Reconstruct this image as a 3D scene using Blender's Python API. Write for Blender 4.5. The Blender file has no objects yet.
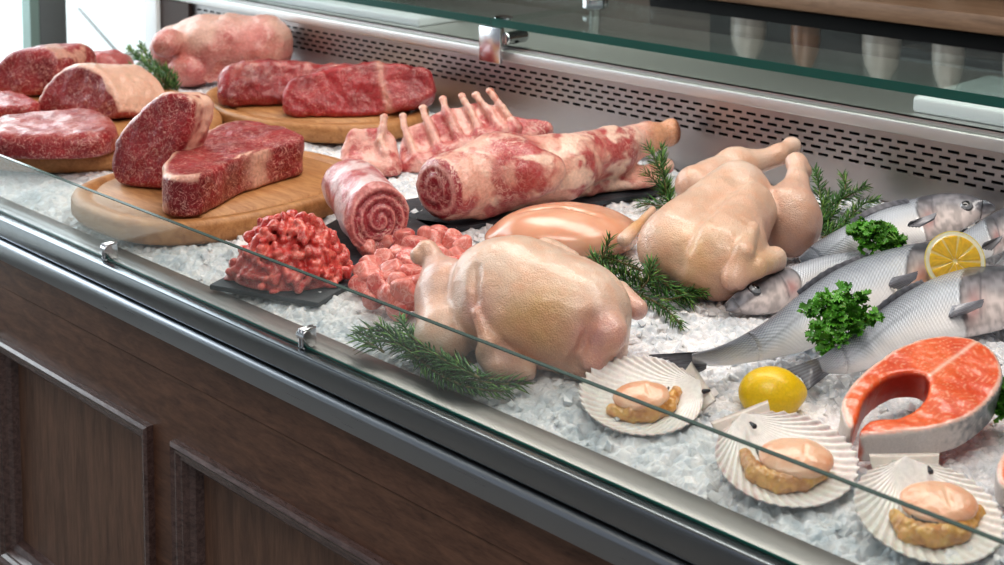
import bpy, bmesh, math, random
import numpy as np
from mathutils import Vector, Matrix
random.seed(7)
RNG = np.random.default_rng(7)
C = bpy.context.scene.collection
A3 = lambda *v: np.array(v, dtype=float)

# ------------------------------------------------------------------ camera model
F = 1450.; PX = 502.; PY = -73.; H = .62
PITCH = math.atan(132/F); YAW = math.atan2(1437, F/math.cos(PITCH))
FH = A3(-math.cos(YAW), math.sin(YAW), 0); RT = A3(math.sin(YAW), math.cos(YAW), 0)
FW = FH*math.cos(PITCH)-A3(0, 0, 1)*math.sin(PITCH); UPV = np.cross(RT, FW)
CAM = A3(0, 0, H)
TH0 = math.atan2(RT[1], RT[0])
def ray(x, y): return FW*F+RT*(x-PX)-UPV*(y-PY)
def P(x, y, z=0.):
    d = ray(x, y); return CAM+d*((z-H)/d[2])
def on_plane(x, y, O, n):
    d = ray(x, y); return CAM+d*(np.dot(np.array(O)-CAM, n)/np.dot(d, n))
def dep(q): return float(np.dot(np.array(q)-CAM, FW))

cam_d = bpy.data.cameras.new('camera'); cam = bpy.data.objects.new('camera', cam_d); C.objects.link(cam)
cam_d.sensor_width = 36; cam_d.lens = F/1004*36; cam_d.sensor_fit = 'HORIZONTAL'
cam_d.shift_y = -(282.5-PY)/1004; cam_d.clip_start = .05
M = Matrix((RT, UPV, -FW)).transposed().to_4x4(); M.translation = Vector(CAM); cam.matrix_world = M
bpy.context.scene.camera = cam
cam_d.dof.use_dof = True; cam_d.dof.focus_distance = 1.72; cam_d.dof.aperture_fstop = 9

# ------------------------------------------------------------------ materials
def sr(r, g, b):
    f = lambda c: (c/255/12.92) if c/255 <= .04045 else ((c/255+.055)/1.055)**2.4
    return (f(r), f(g), f(b), 1)
class NT:
    def __init__(s, name):
        s.m = bpy.data.materials.new(name); s.m.use_nodes = True; s.t = s.m.node_tree; s.n = s.t.nodes
        s.b = s.n['Principled BSDF']; s.out = s.n['Material Output']
    def new(s, t, **k):
        n = s.n.new(t)
        for a, v in k.items():
            if a in n.inputs.keys() if isinstance(a, str) else False: n.inputs[a].default_value = v
            else: setattr(n, a, v)
        return n
    def l(s, a, b): s.t.links.new(a, b)
    def set(s, **k):
        for a, v in k.items(): s.b.inputs[a.replace('_', ' ')].default_value = v
    def coord(s, kind='Object', scale=(1, 1, 1)):
        tc = s.n.new('ShaderNodeTexCoord'); mp = s.n.new('ShaderNodeMapping'); mp.inputs['Scale'].default_value = scale
        s.l(tc.outputs[kind], mp.inputs[0]); return mp.outputs[0]
    def noise(s, v, scale, detail=3, dist=0, rough=.5):
        n = s.n.new('ShaderNodeTexNoise'); n.inputs['Scale'].default_value = scale; n.inputs['Detail'].default_value = detail
        n.inputs['Distortion'].default_value = dist; n.inputs['Roughness'].default_value = rough; s.l(v, n.inputs['Vector']); return n.outputs['Fac']
    def math(s, op, a, b=None, clamp=False):
        n = s.n.new('ShaderNodeMath'); n.operation = op; n.use_clamp = clamp
        for i, x in enumerate((a, b)):
            if x is None: continue
            if isinstance(x, (int, float)): n.inputs[i].default_value = x
            else: s.l(x, n.inputs[i])
        return n.outputs[0]
    def mix(s, f, a, b, mode='MIX'):
        n = s.n.new('ShaderNodeMix'); n.data_type = 'RGBA'; n.blend_type = mode
        for i, x in ((0, f), (6, a), (7, b)):
            if isinstance(x, (int, float)): n.inputs[i].default_value = x
            elif isinstance(x, tuple): n.inputs[i].default_value = x
            else: s.l(x, n.inputs[i])
        return n.outputs[2]
    def ramp(s, f, stops):
        n = s.n.new('ShaderNodeValToRGB'); e = n.color_ramp.elements
        while len(e) < len(stops): e.new(.5)
        for i, (p, c) in enumerate(stops):
            e[i].position = p; e[i].color = c
        s.l(f, n.inputs[0]); return n.outputs[0]
    def bump(s, h, strength, dist=.001):
        n = s.n.new('ShaderNodeBump'); n.inputs['Strength'].default_value = strength; n.inputs['Distance'].default_value = dist
        s.l(h, n.inputs['Height']); s.l(n.outputs[0], s.b.inputs['Normal']); return n
def simple(name, col, rough=.5, metal=0, **k):
    m = NT(name); m.set(Base_Color=col, Roughness=rough, Metallic=metal, **k)
    v = m.coord(); f = m.noise(v, 30, 3)
    m.l(m.mix(m.math('MULTIPLY', f, .25), col, tuple(c*.75 for c in col[:3])+(1,)), m.b.inputs['Base Color'])
    return m.m
def meat_mat(name, fat=(.80, .48, .40, 1), vein=60, width=.02, patch=.55, bump=.5, rough=.34, sss=.12, muscle=220, contrast=.45):
    m = NT(name); a = m.n.new('ShaderNodeVertexColor'); a.layer_name = 'Col'; v = m.coord()
    n1 = m.noise(v, vein, 5, 1.4); n2 = m.noise(v, vein*2.3, 3, .3)
    r1 = m.math('SUBTRACT', 1, m.math('DIVIDE', m.math('ABSOLUTE', m.math('SUBTRACT', n1, .5)), width), True)
    r2 = m.math('SUBTRACT', 1, m.math('DIVIDE', m.math('ABSOLUTE', m.math('SUBTRACT', n2, .5)), width*1.3), True)
    pt = m.math('MULTIPLY', m.math('SUBTRACT', m.noise(v, vein*.35, 2), 1-patch-.12), 5, True)
    ve = m.math('MULTIPLY', m.math('MAXIMUM', r1, m.math('MULTIPLY', r2, .55)), m.math('ADD', m.math('MULTIPLY', pt, .75), .25))
    ve = m.math('MULTIPLY', ve, a.outputs['Alpha'])
    dk = m.noise(v, muscle, 3, .4)
    dk = m.math('ADD', m.math('MULTIPLY', dk, contrast*2), 1-contrast)
    mul = m.n.new('ShaderNodeVectorMath'); mul.operation = 'SCALE'; m.l(a.outputs['Color'], mul.inputs[0]); m.l(dk, mul.inputs['Scale'])
    m.l(m.mix(ve, mul.outputs[0], fat), m.b.inputs['Base Color'])
    m.set(Roughness=rough, Subsurface_Weight=sss, Subsurface_Scale=.004, Specular_IOR_Level=.55, Coat_Weight=.25, Coat_Roughness=.15)
    m.b.inputs['Subsurface Radius'].default_value = (1, .35, .25)
    h = m.math('ADD', m.noise(v, 130, 4, .5), m.math('MULTIPLY', m.noise(v, 420, 2), .35))
    m.bump(h, bump, .004); return m.m
def skin_mat(name, rough=.33, pore=560, bump=.5, sss=.12, coat=.45):
    m = NT(name); a = m.n.new('ShaderNodeVertexColor'); a.layer_name = 'Col'; v = m.coord()
    n = m.noise(v, 55, 4); n3 = m.noise(v, 14, 3)
    c1 = m.mix(m.math('MULTIPLY', m.math('SUBTRACT', n, .42), 1.6, True), a.outputs['Color'], (.72, .36, .22, 1))
    c2 = m.mix(m.math('MULTIPLY', m.math('SUBTRACT', n3, .5), 1.5, True), c1, (.80, .58, .44, 1))
    vo = m.n.new('ShaderNodeTexVoronoi'); vo.inputs['Scale'].default_value = pore; m.l(v, vo.inputs['Vector'])
    c3 = m.mix(m.math('MULTIPLY', m.math('MULTIPLY', m.math('SUBTRACT', .42, vo.outputs['Distance']), 1.2, True), a.outputs['Alpha']), c2, (.92, .66, .42, 1))
    m.l(c3, m.b.inputs['Base Color'])
    h = m.math('SUBTRACT', m.math('MULTIPLY', m.noise(v, 120, 3), 1.3), m.math('MULTIPLY', vo.outputs['Distance'], a.outputs['Alpha']))
    m.bump(h, bump*.9, .0016)
    m.set(Roughness=rough, Subsurface_Weight=sss, Subsurface_Scale=.006, Coat_Weight=coat, Coat_Roughness=.2)
    m.b.inputs['Subsurface Radius'].default_value = (1, .4, .25); return m.m
def vcol_mat(name, rough=.5, sss=0, bump=0, bscale=200, metal=0, coat=0, trans=0):
    m = NT(name); a = m.n.new('ShaderNodeVertexColor'); a.layer_name = 'Col'; v = m.coord()
    n = m.noise(v, bscale, 3)
    c = m.mix(m.math('MULTIPLY', n, .3), a.outputs['Color'], (.0, .0, .0, 1)); 
    m.l(c, m.b.inputs['Base Color']); m.set(Roughness=rough, Metallic=metal, Subsurface_Weight=sss, Subsurface_Scale=.004, Coat_Weight=coat)
    if bump: m.bump(n, bump, .001)
    return m.m
def wood_mat(name, c1, c2, scale=(1, 1, 1), rough=.45, k=14, bump=.1):
    m = NT(name); v = m.coord(scale=scale)
    n = m.noise(v, k, 6, .8, .6); n2 = m.noise(v, k*6, 4, .2)
    f = m.math('ADD', m.math('MULTIPLY', n, .75), m.math('MULTIPLY', n2, .3))
    m.l(m.ramp(f, [(.3, c1), (.72, c2)]), m.b.inputs['Base Color']); m.set(Roughness=rough); m.bump(f, bump, .002); return m.m
def steel_mat(name, col=(.55, .56, .58, 1), rough=.28, axis='X', streak=.12):
    m = NT(name); v = m.coord(scale=(1, 60, 60)) ; n = m.noise(v, 12, 4)
    m.set(Base_Color=col, Metallic=1, Roughness=rough)
    m.l(m.math('ADD', m.math('MULTIPLY', n, streak), rough-streak/2), m.b.inputs['Roughness'])
    m.b.inputs['Anisotropic'].default_value = .3
    return m.m
MAT = {}
MAT['beef'] = meat_mat('beef_marbled', vein=62, width=.017, patch=.62)
MAT['lean'] = meat_mat('lean_beef', vein=80, width=.012, patch=.5)
MAT['lamb'] = meat_mat('lamb_meat', fat=(.86, .60, .50, 1), vein=42, width=.03, patch=.5, contrast=.3)
MAT['fat'] = meat_mat('meat_fat', fat=(.62, .22, .17, 1), vein=40, width=.01, patch=.4, sss=.2, contrast=.15, muscle=90)
MAT['mince'] = meat_mat('minced_beef', vein=150, width=.03, patch=.5, muscle=300, bump=.25, rough=.3, sss=.2)
MAT['dice'] = meat_mat('diced_pork', fat=(.92, .62, .55, 1), vein=50, width=.03, patch=.6, muscle=120, contrast=.2, sss=.3, bump=.3)
MAT['bone'] = meat_mat('bone', fat=(.6, .15, .1, 1), vein=60, width=.015, patch=.4, contrast=.2, sss=.2)
MAT['chicken'] = skin_mat('chicken_skin')
MAT['fillet'] = skin_mat('chicken_fillet', rough=.25, pore=60, bump=.15, sss=.4, coat=.6)
MAT['scallopmeat'] = skin_mat('scallop_flesh', rough=.3, pore=160, bump=.8, sss=.25, coat=.35)
MAT['salmon'] = vcol_mat('salmon_flesh', rough=.32, sss=.2, bump=.35, bscale=260, coat=.4)
MAT['salmonskin'] = vcol_mat('salmon_skin', rough=.35, metal=.25, bump=.4, bscale=500, coat=.3)
MAT['leaf'] = vcol_mat('herb_leaf', rough=.42, sss=.1, bscale=90)
MAT['steel'] = steel_mat('brushed_steel', (.33, .32, .31, 1), .42)
MAT['steel_back'] = steel_mat('perforated_steel', (.46, .44, .44, 1), .38)
MAT['steel_ledge'] = steel_mat('ledge_steel', (.66, .65, .64, 1), .5)
MAT['steel_rail'] = steel_mat('rail_steel', (.30, .32, .34, 1), .22)
MAT['steel_low'] = steel_mat('lower_rail_steel', (.36, .38, .41, 1), .3)
MAT['steel_dark'] = steel_mat('dark_brushed_steel', (.30, .31, .33, 1), .33)
MAT['steel_bright'] = steel_mat('bright_steel', (.75, .76, .78, 1), .22)
MAT['chrome'] = simple('chrome', (.7, .7, .72, 1), .12, 1)
MAT['walnut'] = wood_mat('dark_walnut', sr(72, 48, 38), sr(126, 92, 74), (3, 14, 14), .42, 6)
MAT['walnut_v'] = wood_mat('dark_walnut_upright', sr(78, 56, 45), sr(132, 100, 82), (14, 14, 1.5), .42, 5)
MAT['mould'] = wood_mat('moulding_walnut', sr(60, 44, 42), sr(118, 96, 92), (4, 20, 20), .22, 8)
MAT['mould'].node_tree.nodes['Principled BSDF'].inputs['Coat Weight'].default_value = .8
MAT['mould'].node_tree.nodes['Principled BSDF'].inputs['Coat Roughness'].default_value = .2
MAT['board'] = wood_mat('board_wood', sr(150, 98, 56), sr(200, 150, 100), (4, 26, 26), .5, 3)
MAT['beam'] = wood_mat('worktop_wood', sr(104, 80, 62), sr(158, 128, 104), (2, 20, 20), .5, 3)
MAT['black'] = simple('black_cabinet', (.006, .005, .005, 1), .6)
MAT['hole'] = simple('vent_hole', (.008, .008, .009, 1), .7)
MAT['tray'] = simple('white_plastic', (.78, .79, .82, 1), .35)
MAT['dark_plastic'] = simple('dark_plastic', (.03, .033, .04, 1), .35)
MAT['frame_grey'] = simple('grey_frame', (.30, .33, .34, 1), .5)
MAT['white_paint'] = simple('white_paint', (.8, .82, .82, 1), .5)
MAT['wall'] = simple('wall_paint', (.20, .17, .145, 1), .8)
MAT['floor'] = simple('floor_stone', (.26, .24, .22, 1), .5)
MAT['ceil'] = simple('ceiling_paint', (.55, .52, .48, 1), .8)
def slate():
    m = NT('slate'); v = m.coord(); n = m.noise(v, 26, 6, .3, .65); n2 = m.noise(v, 180, 3)
    m.l(m.ramp(n, [(.3, sr(34, 37, 42)), (.75, sr(74, 79, 86))]), m.b.inputs['Base Color']); m.set(Roughness=.5)
    m.bump(m.math('ADD', n, m.math('MULTIPLY', n2, .2)), .6, .004); return m.m
MAT['slate'] = slate()
def ice():
    m = NT('crushed_ice'); v = m.coord(); n = m.noise(v, 16, 4); n2 = m.noise(v, 90, 3)
    f = m.math('ADD', m.math('MULTIPLY', n, .6), m.math('MULTIPLY', n2, .4))
    m.l(m.ramp(f, [(.34, sr(188, 196, 202)), (.58, sr(232, 230, 231))]), m.b.inputs['Base Color'])
    m.set(Roughness=.17, Subsurface_Weight=.7, Subsurface_Scale=.006, IOR=1.31, Specular_IOR_Level=.6)
    m.b.inputs['Subsurface Radius'].default_value = (.8, .9, 1)
    m.bump(n2, .35, .003); return m.m
MAT['ice'] = ice()
def glass(name, tint, haze=.05, fres=1.5, gl=1.0):
    m = NT(name); n = m.n; n.remove(m.b)
    tr = n.new('ShaderNodeBsdfTransparent'); tr.inputs[0].default_value = tint
    gg = n.new('ShaderNodeBsdfGlossy'); gg.inputs['Roughness'].default_value = .02; gg.inputs[0].default_value = (gl, gl, gl, 1)
    df = n.new('ShaderNodeBsdfDiffuse'); df.inputs[0].default_value = (.8, .86, .86, 1)
    fr = n.new('ShaderNodeFresnel'); ge = n.new('ShaderNodeNewGeometry')
    m.l(m.math('ADD', m.math('MULTIPLY', ge.outputs['Backfacing'], 1/fres-fres), fres), fr.inputs[0])
    mx = n.new('ShaderNodeMixShader'); mx2 = n.new('ShaderNodeMixShader')
    nz = m.noise(m.coord(), 5, 3)
    m.l(m.math('MULTIPLY', nz, haze*2), mx2.inputs[0])  # pale diffuse share stands in for reflected haze on the glass
    m.l(tr.outputs[0], mx2.inputs[1]); m.l(df.outputs[0], mx2.inputs[2])
    m.l(fr.outputs[0], mx.inputs[0]); m.l(mx2.outputs[0], mx.inputs[1]); m.l(gg.outputs[0], mx.inputs[2])
    m.l(mx.outputs[0], m.out.inputs[0]); return m.m
MAT['glass'] = glass('clear_glass', (.955, .985, .98, 1), .035)
MAT['glass_top'] = glass('shelf_glass', (.86, .93, .91, 1), .02)
MAT['glass_edge'] = simple('glass_edge', (.10, .14, .13, 1), .12)
MAT['glass_green'] = simple('green_glass_edge', (.003, .085, .07, 1), .35)
MAT['bottle_pale'] = simple('pale_bottle', (.42, .40, .36, 1), .3)
MAT['bottle_brown'] = simple('brown_bottle', (.22, .10, .05, 1), .3)

# ------------------------------------------------------------------ object helpers
def empty(name, loc, rz, label, cat, group=None):
    o = bpy.data.objects.new(name, None); C.objects.link(o); o.location = loc; o.rotation_euler.z = rz
    o.empty_display_size = .05
    tag(o, label, cat, group); return o
def tag(o, label=None, cat=None, group=None, kind=None):
    for k, v in (('label', label), ('category', cat), ('group', group), ('kind', kind)):
        if v: o[k] = v
    return o
def mesh_obj(name, verts, faces, mat, parent=None, cols=None, smooth=True, nrm=None, mats=None, midx=None):
    me = bpy.data.meshes.new(name)
    verts = np.asarray(verts, dtype=np.float32)
    if isinstance(faces, np.ndarray):
        n = faces.shape[0]; k = faces.shape[1]
        me.vertices.add(len(verts)); me.vertices.foreach_set('co', verts.ravel())
        me.loops.add(n*k); me.loops.foreach_set('vertex_index', faces.astype(np.int32).ravel())
        me.polygons.add(n); me.polygons.foreach_set('loop_start', np.arange(0, n*k, k, dtype=np.int32))
        me.polygons.foreach_set('loop_total', np.full(n, k, dtype=np.int32))
        me.update(calc_edges=True); me.validate()
    else:
        me.from_pydata([tuple(map(float, v)) for v in verts], [], faces); me.update()
    me.polygons.foreach_set('use_smooth', np.full(len(me.polygons), smooth))
    if cols is not None:
        a = me.color_attributes.new('Col', 'FLOAT_COLOR', 'POINT'); a.data.foreach_set('color', np.asarray(cols, dtype=np.float32).ravel())
    me.materials.append(mat)
    if nrm is not None: me.normals_split_custom_set_from_vertices([tuple(map(float, v)) for v in nrm])
    o = bpy.data.objects.new(name, me); C.objects.link(o)
    if parent: o.parent = parent
    return o
class MB:
    """collects boxes / prisms into one mesh"""
    def __init__(s): s.v = []; s.f = []
    def add(s, vs, fs):
        k = len(s.v); s.v += [tuple(map(float, v)) for v in vs]; s.f += [tuple(i+k for i in f) for f in fs]
    def box(s, x0, x1, y0, y1, z0, z1):
        s.add([(x, y, z) for z in (z0, z1) for y in (y0, y1) for x in (x0, x1)],
              [(0, 2, 3, 1), (4, 5, 7, 6), (0, 1, 5, 4), (2, 6, 7, 3), (0, 4, 6, 2), (1, 3, 7, 5)])
    def extrude_x(s, prof, x0, x1):
        n = len(prof); s.add([(x0, y, z) for y, z in prof]+[(x1, y, z) for y, z in prof],
              [tuple(range(n))[::-1], tuple(range(n, 2*n))]+[(i, (i+1) % n, (i+1) % n+n, i+n) for i in range(n)])
    def build(s, name, mat, parent=None, bevel=0, smooth=False, seg=2):
        me = bpy.data.meshes.new(name); me.from_pydata(s.v, [], s.f); me.update()
        bm = bmesh.new(); bm.from_mesh(me); bmesh.ops.recalc_face_normals(bm, faces=bm.faces)
        if bevel: bmesh.ops.bevel(bm, geom=list(bm.edges), offset=bevel, segments=seg, affect='EDGES', profile=.5, clamp_overlap=True)
        bm.to_mesh(me); bm.free(); me.materials.append(mat)
        if smooth or bevel: me.polygons.foreach_set('use_smooth', np.full(len(me.polygons), True)); 
        if bevel and not smooth:
            try: me.set_sharp_from_angle(angle=math.radians(40))
            except Exception: pass
        o = bpy.data.objects.new(name, me); C.objects.link(o)
        if parent: o.parent = parent
        return o
def lathe(prof, seg=32):
    vs = []; fs = []
    for i, (r, z) in enumerate(prof):
        for j in range(seg):
            a = 2*math.pi*j/seg; vs.append((r*math.cos(a), r*math.sin(a), z))
    for i in range(len(prof)-1):
        for j in range(seg): fs.append((i*seg+j, i*seg+(j+1) % seg, (i+1)*seg+(j+1) % seg, (i+1)*seg+j))
    fs.append(tuple(range(seg))[::-1]); fs.append(tuple((len(prof)-1)*seg+j for j in range(seg)))
    return vs, fs

# ------------------------------------------------------------------ signed distance toolkit
def vn(p, scale, seed=0):
    q = p*scale+seed*17.31; i = np.floor(q).astype(np.int64); f = q-i; f = f*f*(3-2*f)
    def h(ix, iy, iz):
        n = (ix*374761393+iy*668265263+iz*2147483647+seed*1013904223) & 0xffffffff
        n = ((n ^ (n >> 13))*1274126177) & 0xffffffff; n = n ^ (n >> 16)
        return (n & 0xffff)/65535.
    r = 0
    for dx in (0, 1):
        for dy in (0, 1):
            for dz in (0, 1):
                w = (f[:, 0] if dx else 1-f[:, 0])*(f[:, 1] if dy else 1-f[:, 1])*(f[:, 2] if dz else 1-f[:, 2])
                r = r+w*h(i[:, 0]+dx, i[:, 1]+dy, i[:, 2]+dz)
    return r*2-1
def fbm(p, scale, seed=0, o=3):
    return sum(vn(p, scale*2**k, seed+k)*.5**k for k in range(o))
def ln(v): return np.sqrt((v*v).sum(-1))
def warp(p, a=.012, s=30):
    return p+a*np.stack([vn(p, s, 71), vn(p, s, 72), vn(p, s, 73)], -1)
def ell(p, c, r, R=None):
    q = p-np.array(c); r = np.array(r, dtype=float)
    if R is not None: q = q@R
    k0 = ln(q/r); k1 = ln(q/(r*r)); return k0*(k0-1)/np.maximum(k1, 1e-9)
def cap(p, a, b, ra, rb=None):
    rb = ra if rb is None else rb; a = np.array(a); b = np.array(b); pa = p-a; ba = b-a
    h = np.clip((pa@ba)/max(ba@ba, 1e-12), 0, 1); return ln(pa-h[:, None]*ba)-(ra+(rb-ra)*h)
def chain(p, pts, rs, k=.0):
    d = None
    for i in range(len(pts)-1):
        e = cap(p, pts[i], pts[i+1], rs[i], rs[i+1]); d = e if d is None else (smin(d, e, k) if k else np.minimum(d, e))
    return d
def smin(a, b, k):
    h = np.maximum(k-np.abs(a-b), 0)/k; return np.minimum(a, b)-h*h*k/4
def smax(a, b, k): return -smin(-a, -b, k)
def poly2(u, v, poly):
    P0 = np.array(poly); P1 = np.roll(P0, -1, 0); d = np.full(u.shape, 1e9); ins = np.zeros(u.shape, bool)
    for (ax, ay), (bx, by) in zip(P0, P1):
        ex, ey = bx-ax, by-ay; wx = u-ax; wy = v-ay
        t = np.clip((wx*ex+wy*ey)/(ex*ex+ey*ey+1e-15), 0, 1)
        d = np.minimum(d, (wx-ex*t)**2+(wy-ey*t)**2)
        c = ((ay <= v) & (by > v)) | ((by <= v) & (ay > v))
        with np.errstate(divide='ignore', invalid='ignore'):
            xi = ax+(v-ay)/(by-ay if by != ay else 1e-12)*(bx-ax)
        ins ^= c & (u < xi)
    d = np.sqrt(d); return np.where(ins, -d, d)
def catmull(pts, n=6, closed=True):
    p = np.array(pts, dtype=float); out = []; N = len(p); rng = range(N if closed else N-1)
    for i in rng:
        g = (lambda k: p[k % N]) if closed else (lambda k: p[min(max(k, 0), N-1)])
        a, b, c, d = g(i-1), g(i), g(i+1), g(i+2)
        for j in range(n):
            t = j/n; out.append(.5*((2*b)+(-a+c)*t+(2*a-5*b+4*c-d)*t*t+(-a+3*b-3*c+d)*t**3))
    if not closed: out.append(p[-1])
    return np.array(out)
class Plane:
    """plane with axes U,V and normal W (all in the frame's local coordinates)"""
    def __init__(s, O, U, V):
        s.O = np.array(O, float); s.U = np.array(U, float)/np.linalg.norm(U); V = np.array(V, float)
        V = V-s.U*(V@s.U); s.V = V/np.linalg.norm(V); s.W = np.cross(s.U, s.V)
    def uv(s, q): q = q-s.O; return q@s.U, q@s.V, q@s.W
def prism(p, pl, poly, w0, w1, rnd, shear=(0, 0), taper=0.):
    u, v, w = pl.uv(p); u = u-w*shear[0]; v = v-w*shear[1]
    if taper: s = 1+taper*w; cu, cv = np.mean(poly, 0); u = (u-cu)/s+cu; v = (v-cv)/s+cv
    d2 = poly2(u, v, poly)+rnd; dz = np.abs(w-(w0+w1)/2)-abs(w1-w0)/2+rnd
    return np.minimum(np.maximum(d2, dz), 0)+np.sqrt(np.maximum(d2, 0)**2+np.maximum(dz, 0)**2)-rnd
class Frame:
    """local frame: origin on the resting surface, x = along the counter diagonal, y = away, z = up"""
    def __init__(s, px, py, z=0., th=None):
        s.O = P(px, py, z); s.th = TH0 if th is None else th; c, k = math.cos(s.th), math.sin(s.th)
        s.R = np.array([[c, k, 0], [-k, c, 0], [0, 0, 1]])       # world -> local
        s.s = F/dep(s.O)
    def L(s, w): return s.R@(np.array(w)-s.O)
    def p(s, px, py, z): return s.L(P(px, py, z+s.O[2]))
    def onp(s, px, py, O, n):
        Rt = s.R.T; return s.L(on_plane(px, py, s.O+Rt@np.array(O), Rt@np.array(n)))
    def uv(s, pl, pts, sm=5):
        r = []
        for x, y in pts:
            q = s.onp(x, y, pl.O, pl.W)-pl.O; r.append((q@pl.U, q@pl.V))
        return catmull(r, sm) if sm else np.array(r)
    def hit(s, f, px, py, off=0., zf=.02):
        d = s.R@ray(px, py); d = d/np.linalg.norm(d); o = s.R@(CAM-s.O); t = np.linalg.norm(o)-.35
        for _ in range(90):
            q = o+d*t; e = float(f(q[None])[0])
            if e < .0004: return q-d*off
            t += max(e*.8, .0004)
            if t > np.linalg.norm(o)+.8: break
        return s.p(px, py, zf)
def nets(f, lo, hi, h):
    lo = np.array(lo, float); hi = np.array(hi, float); n = np.ceil((hi-lo)/h).astype(int)+1; n = ((n+3)//4)*4+1
    ax = [lo[i]+np.arange(n[i])*h for i in range(3)]
    cs = [a[::4] for a in ax]; G = np.stack(np.meshgrid(*cs, indexing='ij'), -1).reshape(-1, 3)
    cv = f(G).reshape([len(c) for c in cs])
    near = np.abs(cv) < 4*h*1.9
    fine = np.full(n, 0., np.float32); idx = [np.minimum((np.arange(k)+2)//4, len(c)-1) for k, c in zip(n, cs)]
    m = near[np.ix_(*idx)]; fine[:] = cv[np.ix_(*idx)]
    ii = np.argwhere(m); pts = lo+ii*h
    fine[m] = np.concatenate([f(pts[k:k+60000]) for k in range(0, len(pts), 60000)]) if len(pts) else 0
    v = fine; s = v < 0
    c = [s[dx:n[0]-1+dx, dy:n[1]-1+dy, dz:n[2]-1+dz] for dx in (0, 1) for dy in (0, 1) for dz in (0, 1)]
    tot = sum(x.astype(np.int8) for x in c); act = (tot > 0) & (tot < 8)
    ai = np.argwhere(act); vid = np.full(act.shape, -1, np.int64); vid[act] = np.arange(len(ai))
    acc = np.zeros((len(ai), 3)); cnt = np.zeros(len(ai))
    cor = [(dx, dy, dz) for dx in (0, 1) for dy in (0, 1) for dz in (0, 1)]
    for a in range(8):
        for b in range(a+1, 8):
            ca, cb = np.array(cor[a]), np.array(cor[b])
            if np.abs(ca-cb).sum() != 1: continue
            va = v[tuple((ai+ca).T)]; vb = v[tuple((ai+cb).T)]; x = (va < 0) != (vb < 0)
            t = np.where(x, va/np.where(x, va-vb, 1), 0)
            acc += np.where(x[:, None], ca+(cb-ca)*t[:, None], 0); cnt += x
    V = lo+(ai+acc/np.maximum(cnt, 1)[:, None])*h
    Fs = []
    for d in range(3):
        e1, e2 = (d+1) % 3, (d+2) % 3
        sl0 = [slice(None)]*3; sl1 = [slice(None)]*3; sl0[d] = slice(0, -1); sl1[d] = slice(1, None)
        s0 = s[tuple(sl0)]; s1 = s[tuple(sl1)]; ch = np.argwhere(s0 != s1)
        ok = (ch[:, e1] > 0) & (ch[:, e2] > 0) & (ch[:, e1] < n[e1]-1) & (ch[:, e2] < n[e2]-1); ch = ch[ok]
        if not len(ch): continue
        o1 = np.zeros(3, int); o1[e1] = 1; o2 = np.zeros(3, int); o2[e2] = 1
        q = np.stack([vid[tuple((ch-o1-o2).T)], vid[tuple((ch-o2).T)], vid[tuple(ch.T)], vid[tuple((ch-o1).T)]], 1)
        flip = ~s0[tuple(ch.T)]; q[flip] = q[flip][:, ::-1]; Fs.append(q)
    Fc = np.concatenate(Fs); Fc = Fc[(Fc >= 0).all(1)]
    return V, Fc
def vnormals(V, Fc):
    a = V[Fc[:, 2]]-V[Fc[:, 0]]; b = V[Fc[:, 3]]-V[Fc[:, 1]]; fn = np.cross(a, b); N = np.zeros_like(V)
    for k in range(4): np.add.at(N, Fc[:, k], fn)
    return N/np.maximum(ln(N)[:, None], 1e-12)
def sdf_thing(name, fr, f, lo, hi, h, colf, mat, label, cat, group=None, parts=None, root=None, partname=None):
    """mesh the field; parts = (function(points)->int, [(name, material or None, label)]) splits the surface into child meshes"""
    V, Fc = nets(f, lo, hi, h)
    N = vnormals(V, Fc); cols = colf(V, N)
    if parts is None and root is None:
        o = mesh_obj(name, V, Fc, MAT[mat], cols=cols); o.location = fr.O; o.rotation_euler.z = fr.th
        return tag(o, label, cat, group)
    if root is None: root = empty(name, fr.O, fr.th, label, cat, group)
    if parts is None:
        return mesh_obj(partname, V, Fc, MAT[mat], root, cols)
    lab = parts[0](V[Fc].mean(1))
    for i, (pn, pm, pl) in enumerate(parts[1]):
        fc = Fc[lab == i]
        if len(fc) < 8: continue
        u, inv = np.unique(fc, return_inverse=True)
        o = mesh_obj(pn, V[u], inv.reshape(fc.shape), MAT[pm or mat], root, cols[u], nrm=N[u])
        if pl: o['label'] = pl
    return root
def mixc(a, b, t): t = np.clip(t, 0, 1)[:, None]; return a*(1-t)+b*t
def C4(c, n, alpha=1.): r = np.tile(np.array(list(c[:3])+[alpha]), (n, 1)); return r
RED = A3(.37, .030, .036, 1); DRED = A3(.17, .008, .013, 1); PINK = A3(.62, .20, .18, .8); FATC = A3(.80, .50, .38, .5); FATW = A3(.86, .66, .54, .4)

#SECTIONS
# ------------------------------------------------------------------ setting
def struct(o): o['kind'] = 'structure'; return o
b = MB(); b.box(-5.2, 2.6, -2.0, 3.6, -.99, -.93); struct(b.build('floor', MAT['floor']))
b = MB(); b.box(-5.2, 2.6, 3.5, 3.6, -.93, 2.1); struct(b.build('wall_back', MAT['wall']))
b = MB(); b.box(-5.2, 2.6, -2.0, 3.6, 2.1, 2.16); struct(b.build('ceiling', MAT['ceil']))
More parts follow.
